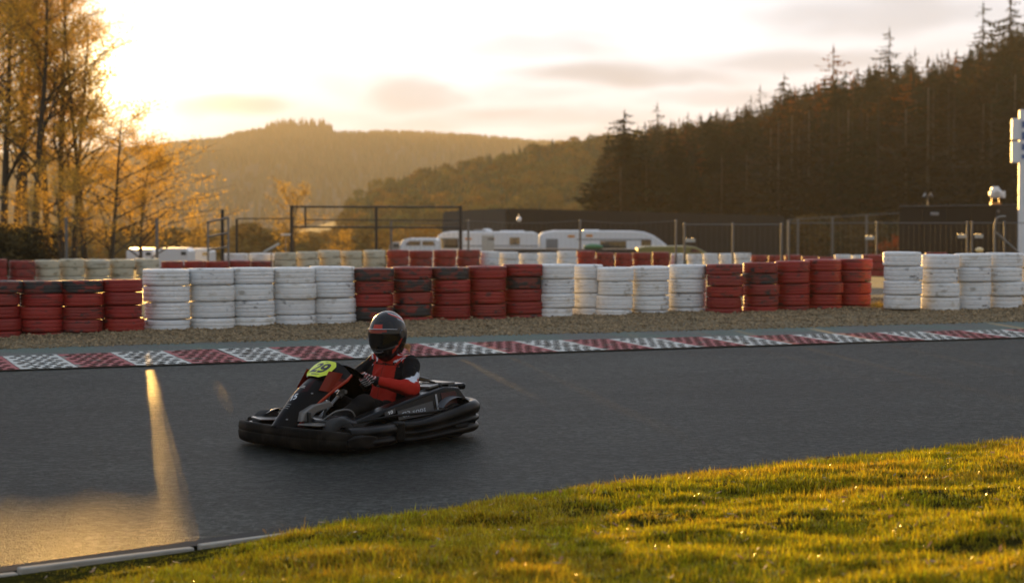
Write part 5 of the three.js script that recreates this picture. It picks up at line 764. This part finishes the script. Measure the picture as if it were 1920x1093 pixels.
  // fuel tank, pedals, rods
  P('fuel_tank', mg([rbx(0.30, 0.15, 0.20, 0.03, 0.42, 0.135, 0.02)]), plastic);
  P('tank_cover', (() => { const sh = new THREE.Shape([[0.42, 0.305], [0.45, 0.335], [0.60, 0.315], [0.69, 0.27], [0.71, 0.22], [0.67, 0.215], [0.58, 0.275]].map(([a, b]) => new THREE.Vector2(a, b))); const g = new THREE.ExtrudeGeometry(sh, { depth: 0.10, bevelEnabled: true, bevelSize: 0.012, bevelThickness: 0.014, bevelSegments: 3 }); g.translate(0, 0, -0.13); return g; })(), palePlastic);
  P('tank_cap', cyl(V(0.46, 0.335, -0.08), V(0.46, 0.37, -0.08), 0.022, 0.02, 14), rubber);
  for (const s of [-1, 1]) { const pd = new THREE.Group(); pd.name = 'pedal'; kart.add(pd); mesh('arm', tube([[0.60, 0.06, 0.16 * s], [0.655, 0.16, 0.16 * s], [0.66, 0.24, 0.15 * s]], 0.008, 12, 6), metalGrey, pd); mesh('pad', rbx(0.02, 0.09, 0.07, 0.008, 0.665, 0.235, 0.14 * s), darkMetal, pd); }
  P('tie_rod', cyl(V(0.66, 0.205, -0.10), V(0.50, 0.20, -0.27), 0.014, 0.014, 8), darkMetal); P('tie_rod', cyl(V(0.50, 0.145, 0.32), V(0.40, 0.17, 0.05), 0.010, 0.010, 8), metalGrey);
  for (const [x, y, z] of [[0.66, 0.205, -0.10], [0.50, 0.20, -0.27], [0.50, 0.145, 0.32]]) P('rod_end', mg([new THREE.SphereGeometry(0.022, 12, 8).translate(x, y, z), cyl(V(x, y - 0.03, z), V(x, y + 0.03, z), 0.012)]), redAnod);
  P('brake_rod', tube([[0.62, 0.14, -0.17], [0.35, 0.10, -0.29], [-0.1, 0.09, -0.31], [-0.45, 0.12, -0.28]], 0.006, 24, 6), metalGrey); P('brake_cable', tube([[0.56, 0.22, -0.2], [0.48, 0.28, -0.26], [0.36, 0.27, -0.29], [0.30, 0.14, -0.29]], 0.006, 24, 6), palePlastic); P('master_cylinder', mg([cyl(V(0.30, 0.12, -0.29), V(0.40, 0.13, -0.30), 0.022, 0.022, 12), new THREE.SphereGeometry(0.028, 12, 8).translate(0.28, 0.13, -0.29)]), redAnod);
  P('stub_axle', mg([cyl(V(0.6, 0.125, -0.34), V(0.6, 0.125, -0.24), 0.018), cyl(V(0.6, 0.08, -0.26), V(0.6, 0.19, -0.26), 0.014)]), darkMetal); P('stub_axle', mg([cyl(V(0.6, 0.125, 0.34), V(0.6, 0.125, 0.24), 0.018), cyl(V(0.6, 0.08, 0.26), V(0.6, 0.19, 0.26), 0.014)]), darkMetal);
  // bucket seat
  const spine = new THREE.CatmullRomCurve3([V(0.04, 0.105, 0), V(-0.08, 0.07, 0), V(-0.22, 0.065, 0), V(-0.36, 0.12, 0), V(-0.45, 0.28, 0), V(-0.50, 0.46, 0)]);
  const seatPt = (u, v, off) => { const p = spine.getPointAt(v), t = spine.getTangentAt(v), n = V(-t.y, t.x, 0); if (n.y < 0 || t.y > 0.9) n.set(Math.abs(t.y), Math.abs(t.x), 0); const s = u * 2 - 1, w = mixn(0.17, 0.215, sstep(0, 0.4, v)) - 0.035 * sstep(0.75, 1, v), lift = 0.15 * Math.pow(Math.abs(s), 3) * (0.35 + 0.9 * Math.sin(Math.PI * clamp(v * 0.95 + 0.03))); return p.add(n.multiplyScalar(lift + off)).add(V(0, 0, s * w)); };
  P('seat', mg([gridGeo(18, 24, (u, v) => seatPt(u, v, 0.004)), gridGeo(18, 24, (u, v) => seatPt(1 - u, v, -0.01)), gridGeo(1, 24, (u, v) => seatPt(0, v, 0.004 - 0.014 * u)), gridGeo(1, 24, (u, v) => seatPt(1, v, 0.004 - 0.014 * u)), gridGeo(18, 1, (u, v) => seatPt(u, 1, 0.004 - 0.014 * v))]), phys(0.012, 0.012, 0.013, { roughness: 0.4, side: THREE.DoubleSide }));
  for (const s of [-1, 1]) P('seat_stay', tube([[-0.30, 0.06, 0.26 * s], [-0.40, 0.25, 0.25 * s], [-0.50, 0.375, 0.21 * s], [-0.62, 0.385, 0.17 * s], [-0.70, 0.25, 0.17 * s]], 0.012, 30, 8), metalGrey);
  // side covers: low wedge in front rising to the engine deck
  const cover = (s) => { const sh = new THREE.Shape([[0.47, 0.13], [0.46, 0.19], [0.16, 0.275], [-0.20, 0.345], [-0.46, 0.385], [-0.60, 0.37], [-0.68, 0.26], [-0.66, 0.22], [-0.36, 0.21], [-0.30, 0.15]].map(([a, b]) => new THREE.Vector2(a, b))); const g = new THREE.ExtrudeGeometry(sh, { depth: 0.085, bevelEnabled: true, bevelSize: 0.016, bevelThickness: 0.016, bevelSegments: 3 }); g.translate(0, 0, -0.0425); const p = g.attributes.position; for (let i = 0; i < p.count; i++) { const x = p.getX(i), y = p.getY(i); p.setZ(i, s * (p.getZ(i) * -1 * -s + 0.455 - 0.22 * (y - 0.13) - 0.09 * sstep(0.1, 0.5, x))); } if (s < 0) { /* keep winding */ } g.computeVertexNormals(); return g; };
  P('side_cover', cover(-1), gloss); P('side_cover', cover(1), gloss);
  const zAt = (x, y) => -(0.455 - 0.22 * (y - 0.13) - 0.09 * sstep(0.1, 0.5, x) + 0.0425 + 0.016) - 0.002;
  const sticker = (name, x0, x1, yb, yt, mat, off = 0) => P(name, gridGeo(10, 4, (u, v) => { const x = mixn(x0, x1, u), y = mixn(yb(x), yt(x), v); return V(x, y, zAt(x, y) - off); }), mat);
  const lb = document.createElement('canvas'); lb.width = 512; lb.height = 200; const l2 = lb.getContext('2d'); l2.fillStyle = '#1c2126'; l2.fillRect(0, 0, 512, 200); l2.fillStyle = '#98a1a9'; l2.font = 'bold 82px sans-serif'; l2.textBaseline = 'middle'; l2.fillText('SODI', 205, 104); l2.lineWidth = 16; l2.strokeStyle = '#98a1a9'; l2.lineJoin = 'round';
  l2.beginPath(); l2.moveTo(98, 54); l2.lineTo(68, 70); l2.lineTo(68, 138); l2.lineTo(98, 154); l2.moveTo(112, 96); l2.lineTo(112, 154); l2.stroke(); l2.beginPath(); l2.moveTo(134, 54); l2.lineTo(164, 70); l2.lineTo(164, 138); l2.lineTo(134, 154); l2.moveTo(112, 54); l2.lineTo(112, 80); l2.stroke();
  const labTex = new THREE.CanvasTexture(lb); labTex.colorSpace = THREE.SRGBColorSpace;
  sticker('name_sticker', 0.08, -0.30, (x) => 0.196 - 0.04 * (x - 0.08) , (x) => 0.262 - 0.12 * (x - 0.08), new THREE.MeshPhysicalMaterial({ map: labTex, roughness: 0.35, side: THREE.DoubleSide }));
  sticker('red_graphic', -0.40, -0.56, (x) => 0.25, (x) => 0.36, phys(0.05, 0.010, 0.008, { roughness: 0.3, specularIntensity: 0.4, side: THREE.DoubleSide }));
  sticker('edge_line', -0.335, -0.355, (x) => 0.22, (x) => 0.355, std(0.25, 0.26, 0.27, 0.4, 0, { side: THREE.DoubleSide }));
  const tb = document.createElement('canvas'); tb.width = 128; tb.height = 64; const t2 = tb.getContext('2d'); t2.fillStyle = '#100f10'; t2.fillRect(0, 0, 128, 64); t2.fillStyle = '#d8d8d8'; t2.font = 'bold 58px sans-serif'; t2.textAlign = 'center'; t2.textBaseline = 'middle'; t2.fillText('10', 64, 34); const tenTex = new THREE.CanvasTexture(tb); tenTex.colorSpace = THREE.SRGBColorSpace;
  sticker('small_number', 0.20, 0.10, (x) => 0.232 - 0.2 * (x - 0.2), (x) => 0.266 - 0.22 * (x - 0.2), new THREE.MeshStandardMaterial({ map: tenTex, roughness: 0.4, side: THREE.DoubleSide }), 0.001);
  P('pod_rail', tube([[0.46, 0.195, -0.40], [0.1, 0.235, -0.52], [-0.2, 0.235, -0.545], [-0.42, 0.24, -0.53]], 0.010, 30, 8), plastic);
  // engine deck behind the seat
  P('engine_block', mg([rbx(0.24, 0.2, 0.22, 0.02, -0.62, 0.2, -0.12), rbx(0.2, 0.18, 0.2, 0.02, -0.62, 0.2, 0.14), ...[0, 1, 2, 3, 4].map((k) => bx(0.2, 0.006, 0.21, -0.62, 0.32 + k * 0.014, -0.12))]), darkMetal);
  P('deck_plate', rbx(0.17, 0.02, 0.20, 0.008, -0.54, 0.412, -0.30, 0.1, 0.06, 0.04), palePlastic); P('deck_plate', rbx(0.12, 0.02, 0.20, 0.008, -0.385, 0.40, -0.30, 0.1, 0.06, -0.1), palePlastic);
  P('engine_cover', rbx(0.42, 0.05, 0.36, 0.02, -0.60, 0.375, -0.16, 0, 0, 0.02), gloss); P('cover_strap', tube([[-0.46, 0.40, -0.42], [-0.46, 0.43, -0.3], [-0.47, 0.425, -0.1], [-0.47, 0.40, 0.02]], 0.008, 20, 6), rubber);
  P('deck_frame', tube([[-0.28, 0.37, -0.36], [-0.42, 0.405, -0.36], [-0.42, 0.405, -0.22], [-0.28, 0.37, -0.24]], 0.008, 24, 6), darkMetal); P('deck_bar', tube([[-0.35, 0.43, -0.02], [-0.55, 0.44, 0], [-0.75, 0.40, 0.02]], 0.012, 16, 6), darkMetal);
  P('exhaust', tube([[-0.66, 0.16, 0.2], [-0.78, 0.15, 0.1], [-0.80, 0.15, -0.15]], 0.03, 20, 10), metalGrey);
}
{ // driver
  const man = placeRider(thing('person', 'person in red and black race suit and dark helmet driving the go-kart', 'person'));
  const j = { pel: V(-0.26, 0.185, 0), bel: V(-0.30, 0.31, 0), ch: V(-0.335, 0.46, 0), sh: V(-0.34, 0.565, 0), nk: V(-0.315, 0.63, 0), hd: V(-0.29, 0.70, 0) };
  const B = [], bone = (a, b, r0, r1, tag) => { const q = [a, b, r0, r1]; q.tag = tag; B.push(q); };
  const z = (v, d) => v.clone().add(V(0, 0, d));
  bone(z(j.pel, -0.075), z(j.pel, 0.075), 0.108, 0.108, 'hip'); bone(z(j.bel, -0.06), z(j.bel, 0.06), 0.108, 0.108, 'belly'); bone(z(j.ch, -0.09), z(j.ch, 0.09), 0.112, 0.112, 'chest'); bone(j.pel, j.ch, 0.11, 0.115, 'belly'); bone(z(j.sh, -0.165), z(j.sh, 0.165), 0.066, 0.066, 'shoulder'); bone(z(j.sh, -0.07), j.nk, 0.06, 0.055, 'yoke'); bone(z(j.sh, 0.07), j.nk, 0.06, 0.055, 'yoke'); bone(j.nk, j.hd, 0.056, 0.052, 'neck');
  const arm = {};
  for (const s of [-1, 1]) {
    const S0 = V(-0.34, 0.555, 0.20 * s), E = V(-0.20, 0.395, 0.345 * s), W = V(0.018, 0.462, 0.195 * s); arm[s] = { S0, E, W };
    bone(S0, E, 0.067, 0.055, 'upper' + s); bone(E, W, 0.056, 0.038, 'fore' + s);
    const H = V(-0.2, 0.165, 0.10 * s), K = V(0.17, 0.30, 0.21 * s), A = V(0.52, 0.135, 0.14 * s), T = V(0.635, 0.20, 0.135 * s);
    bone(H, K, 0.098, 0.068, 'thigh'); bone(K, A, 0.066, 0.043, 'shin'); bone(A.clone().add(V(-0.02, -0.02, 0)), T, 0.044, 0.036, 'boot');
  }
  const RED = [0.34, 0.017, 0.009], BLK = [0.006, 0.0055, 0.006], WHT = [0.55, 0.57, 0.62], GREY = [0.02, 0.019, 0.019];
  const wr = (x, y, zz) => (fbm(x * 30 + 5, y * 26 + zz * 22, 3, 501) - 0.5);
  const geo = skin(B, V(-0.56, -0.02, -0.5), V(0.74, 0.80, 0.5), 0.0078, 0.05, (p, b, t, n) => {
    const [x, y, zz] = p, az = Math.abs(zz), tg = b.tag;
    if (tg === 'thigh' || tg === 'shin') return [0.008, 0.007, 0.0065];
    if (tg === 'boot') return [0.012, 0.012, 0.012];
    if (tg === 'hip') return y < 0.2 ? [0.02, 0.012, 0.011] : RED;
    if (tg.startsWith('upper')) { // outer side: white swoosh running down to the elbow in front, black above, red below
      const A = arm[zz < 0 ? -1 : 1], d = A.E.clone().sub(A.S0).normalize(), up = V(0.75, 0.66, 0).addScaledVector(d, -V(0.75, 0.66, 0).dot(d)).normalize(), q = V(n[0], n[1], n[2]).dot(up), e = V(n[0], n[1], n[2]).dot(d.clone().cross(up).normalize()) * (zz < 0 ? 1 : -1);
      const band = t * 1.1 - 0.66 - q * 0.42; if (t > 0.2 && band > -0.2 && band < 0.16) return WHT; return band >= 0.16 ? RED : BLK;
    }
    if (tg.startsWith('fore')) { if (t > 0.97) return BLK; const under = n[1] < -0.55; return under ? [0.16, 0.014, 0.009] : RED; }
    if (tg === 'neck') return BLK;
    if (tg === 'yoke' || tg === 'shoulder') { if (n[1] > 0.35 && az > 0.075 && az < 0.185) { const st = Math.sin((az * 0.8 + x * 0.9) * 150); return st > 0.62 ? WHT : RED; } return az < 0.085 ? RED : BLK; }
    if (x - (-0.335) < -0.045 && n[0] < 0) return BLK;
    const side = 0.122 + 0.02 * sstep(0.5, 0.3, y); if (az > side) return BLK; if (Math.abs(zz) < 0.004) return [0.16, 0.012, 0.008]; if (y > 0.555) return BLK; return RED;
  }, (d, p) => d + wr(p[0], p[1], p[2]) * 0.013 + 0.002 * Math.sin((p[1] * 0.8 + p[0] * 0.5 + Math.abs(p[2])) * 70));
  mesh('body', geo, new THREE.MeshPhysicalMaterial({ color: 0xffffff, vertexColors: true, roughness: 0.8, specularIntensity: 0.3 }), man);
  // gloves holding the wheel rim
  const WC = V(0.085, 0.465, 0), wn = V(-0.72, 0.69, 0).normalize(), e2 = V(0.69, 0.72, 0).normalize();
  for (const s of [-1, 1]) {
    const ang = 0.05, o = V(0, 0, s).multiplyScalar(Math.cos(ang)).addScaledVector(e2, Math.sin(ang)).normalize(), tg = e2.clone().addScaledVector(o, -e2.dot(o)).normalize(), R = WC.clone().addScaledVector(o, 0.142), at3 = (a, n, t) => R.clone().addScaledVector(o, a).addScaledVector(wn, n).addScaledVector(tg, t), HB = [], hb = (a, b, r0, r1) => HB.push([a, b, r0, r1]);
    const W = arm[s].W, knuckle = at3(0.028, 0.03, 0);
    hb(W.clone().lerp(knuckle, -0.25), W.clone().lerp(knuckle, 0.25), 0.038, 0.032);
    for (let k = 0; k < 4; k++) { const t = (1.5 - k) * 0.0205, L = [0.94, 1.04, 1, 0.84][k], r = 0.0105; hb(W.clone().lerp(knuckle, 0.3).addScaledVector(tg, t * 0.6), at3(0.026, 0.026, t), 0.018, 0.0145); const a = at3(0.026, 0.026, t), b = at3(0.034 * L, -0.006, t * 1.02), c = at3(0.008, -0.031 * L, t), d = at3(-0.020 * L, -0.018, t * 0.96); hb(a, b, 0.0125, r + 0.001); hb(b, c, r + 0.001, r); hb(c, d, r, 0.0085); }
    const th0 = W.clone().lerp(knuckle, 0.45).addScaledVector(tg, 0.024).addScaledVector(o, -0.012), th1 = at3(-0.006, 0.034, 0.036), th2 = at3(-0.024, 0.021, 0.046); hb(th0, th1, 0.016, 0.0125); hb(th1, th2, 0.0125, 0.0095);
    const lo = V(1, 1, 1).multiplyScalar(1e3), hi = V(-1e3, -1e3, -1e3); for (const [a, b] of HB) for (const q of [a, b]) { lo.min(q); hi.max(q); } lo.subScalar(0.05); hi.addScalar(0.05);
    const hg = skin(HB, lo, hi, 0.003, 0.008, (p, b, t, n) => { const st = Math.sin((p[0] + p[1] * 1.4) * 190); return st > 0.8 ? [0.5, 0.5, 0.5] : n[1] > 0.1 && st > -0.4 ? [0.30, 0.02, 0.012] : [0.014, 0.013, 0.013]; });
    const g = mesh('glove', hg, new THREE.MeshStandardMaterial({ vertexColors: true, roughness: 0.7 }), man); g.userData = { label: 'red and black racing glove gripping the steering wheel' };
  }
  // helmet
  const hel = new THREE.Group(); hel.name = 'helmet'; man.add(hel); hel.position.set(-0.285, 0.79, 0); hel.rotation.order = 'YZX'; hel.rotation.set(0.02, rad(17), rad(-9)); hel.scale.set(1.12, 1.19, 1.12); hel.position.y += 0.006;
  const shell = (az, el, off) => { const ce = Math.cos(el), se = Math.sin(el), ca = Math.cos(az), sa = Math.sin(az), fwd = Math.max(0, ca), chin = Math.pow(fwd, 1.5) * sstep(0.05, -0.45, el) * 0.022, back = Math.max(0, -ca); const x = (0.150 + off) * ce * ca + chin + 0.012 * back * -1 * sstep(0, -0.6, el) * -0.5, y0 = se > 0 ? (0.150 + off) * se : (0.185 + off) * se, zz = (0.126 + off) * ce * sa * (1 - 0.06 * sstep(-0.1, -0.8, el)); return V(x, Math.max(y0, -0.158 - 0.3 * off - 0.012 * fwd), zz); };
  const isPort = (a, e) => Math.abs(a) < 1.22 && e > -0.34 - 0.06 * Math.cos(a) && e < 0.37 - 0.13 * (Math.abs(a) / 1.22) ** 2;
  const nu = 128, nv = 84, pos = [], col = [], idx = [];
  for (let v = 0; v <= nv; v++) for (let u = 0; u <= nu; u++) {
    const az = mixn(-Math.PI, Math.PI, u / nu), el = mixn(-Math.PI / 2, Math.PI / 2, v / nv), a = Math.abs(az), port = isPort(az, el), edge = isPort(az, el - 0.05) || isPort(az, el + 0.05) || isPort(az * 0.96, el);
    const p = shell(az, el, port ? -0.006 : edge ? 0.003 : 0); pos.push(p.x, p.y, p.z);
    let c = [0.010, 0.010, 0.011];
    if (el > 0.36 && el < 0.62 && az < 0.32 && az > -0.30) c = [0.42, 0.03, 0.012];
    if (el > 0.75 && a < 0.7) c = [0.012, 0.012, 0.013];
    const stripe = el - (1.12 - (a - 1.25) * 0.62); if (a > 0.95 && a < 2.5 && stripe > -0.13 && stripe < 0.04) c = [0.42, 0.04, 0.02]; if (a > 0.9 && a < 2.4 && stripe >= 0.04 && stripe < 0.12) c = [0.5, 0.53, 0.58]; if (a > 1.5 && stripe > -0.26 && stripe < -0.16) c = [0.22, 0.24, 0.27];
    const s2 = el + 0.42 - (a - 1.0) * 0.9; if (a > 0.85 && a < 1.6 && s2 > -0.14 && s2 < 0.05 && !port) c = [0.38, 0.035, 0.015];
    if (port) c = [0.006, 0.006, 0.006]; col.push(...c);
  }
  for (let v = 0; v < nv; v++) for (let u = 0; u < nu; u++) { const a = v * (nu + 1) + u; idx.push(a, a + nu + 1, a + 1, a + 1, a + nu + 1, a + nu + 2); }
  const hg = new THREE.BufferGeometry(); hg.setAttribute('position', new THREE.Float32BufferAttribute(pos, 3)); hg.setAttribute('color', new THREE.Float32BufferAttribute(col, 3)); hg.setIndex(idx); hg.computeVertexNormals();
  mesh('shell', hg, new THREE.MeshPhysicalMaterial({ vertexColors: true, roughness: 0.26, specularIntensity: 0.7, side: THREE.DoubleSide }), hel);
  // visor: tinted, with a red band along its upper edge and a pale seal line
  const vis = (u, v, off) => { const az = mixn(-1.28, 1.28, u), top = 0.40 - 0.15 * (az / 1.28) ** 2, bot = -0.36 + 0.22 * (Math.abs(az) / 1.28) ** 3; return shell(az, mixn(bot, top, v), off); };
  const vg = gridGeo(48, 20, (u, v) => vis(u, v, 0.0055)), vc = new Float32Array(49 * 21 * 3); for (let v = 0; v <= 20; v++) for (let u = 0; u <= 48; u++) { const az = mixn(-1.28, 1.28, u / 48), red = v >= 15 && v < 20 && az > -0.55 && az < 0.75 && v > 15 + Math.abs(az - 0.1) * 2.5, c = red ? [0.22, 0.018, 0.008] : [0.008, 0.008, 0.008], o = (v * 49 + u) * 3; vc[o] = c[0]; vc[o + 1] = c[1]; vc[o + 2] = c[2]; } vg.setAttribute('color', new THREE.BufferAttribute(vc, 3));
  mesh('visor', vg, new THREE.MeshPhysicalMaterial({ vertexColors: true, roughness: 0.08, specularIntensity: 0.7, side: THREE.DoubleSide }), hel);
  mesh('visor_strip', tube(Array.from({ length: 13 }, (_, i) => vis(0.06 + 0.88 * i / 12, 1, 0.007)), 0.0028, 40, 6), std(0.45, 0.45, 0.46, 0.25, 0.6), hel);
  for (const s of [-1, 1]) mesh('visor_pivot', (() => { const q = shell(1.42 * s, 0.03, 0.004), g = new THREE.CylinderGeometry(0.026, 0.03, 0.01, 20); g.rotateX(Math.PI / 2 * s); g.translate(q.x, q.y, q.z); return g; })(), std(0.02, 0.02, 0.021, 0.3), hel);
  mesh('chin_vent', tube([shell(-0.34, -0.46, 0.004), shell(-0.15, -0.50, 0.006), shell(0.15, -0.50, 0.006), shell(0.34, -0.46, 0.004)], 0.006, 16, 6), std(0.06, 0.06, 0.06, 0.3), hel);
  // end of fair hair showing under the helmet
  seed(140); const hs = []; for (let k = 0; k < 46; k++) { const a = V(-0.37 + rr(-0.012, 0.012), 0.70 + rr(-0.01, 0.012), -0.085 + rr(-0.014, 0.012)), d = V(rr(-0.9, -0.3), rr(-0.5, 0.35), rr(-0.95, -0.3)).normalize(), L = rr(0.035, 0.06); hs.push(tube([a, a.clone().addScaledVector(d, L * 0.6), a.clone().addScaledVector(d, L * 0.85).add(V(0, -L * 0.35, 0))], 0.0022, 6, 4)); }
  mesh('hair', mg(hs), phys(0.62, 0.40, 0.14, { roughness: 0.5, transmission: 0.5, thickness: 0 }), man);
}

renderer.render(scene, camera);
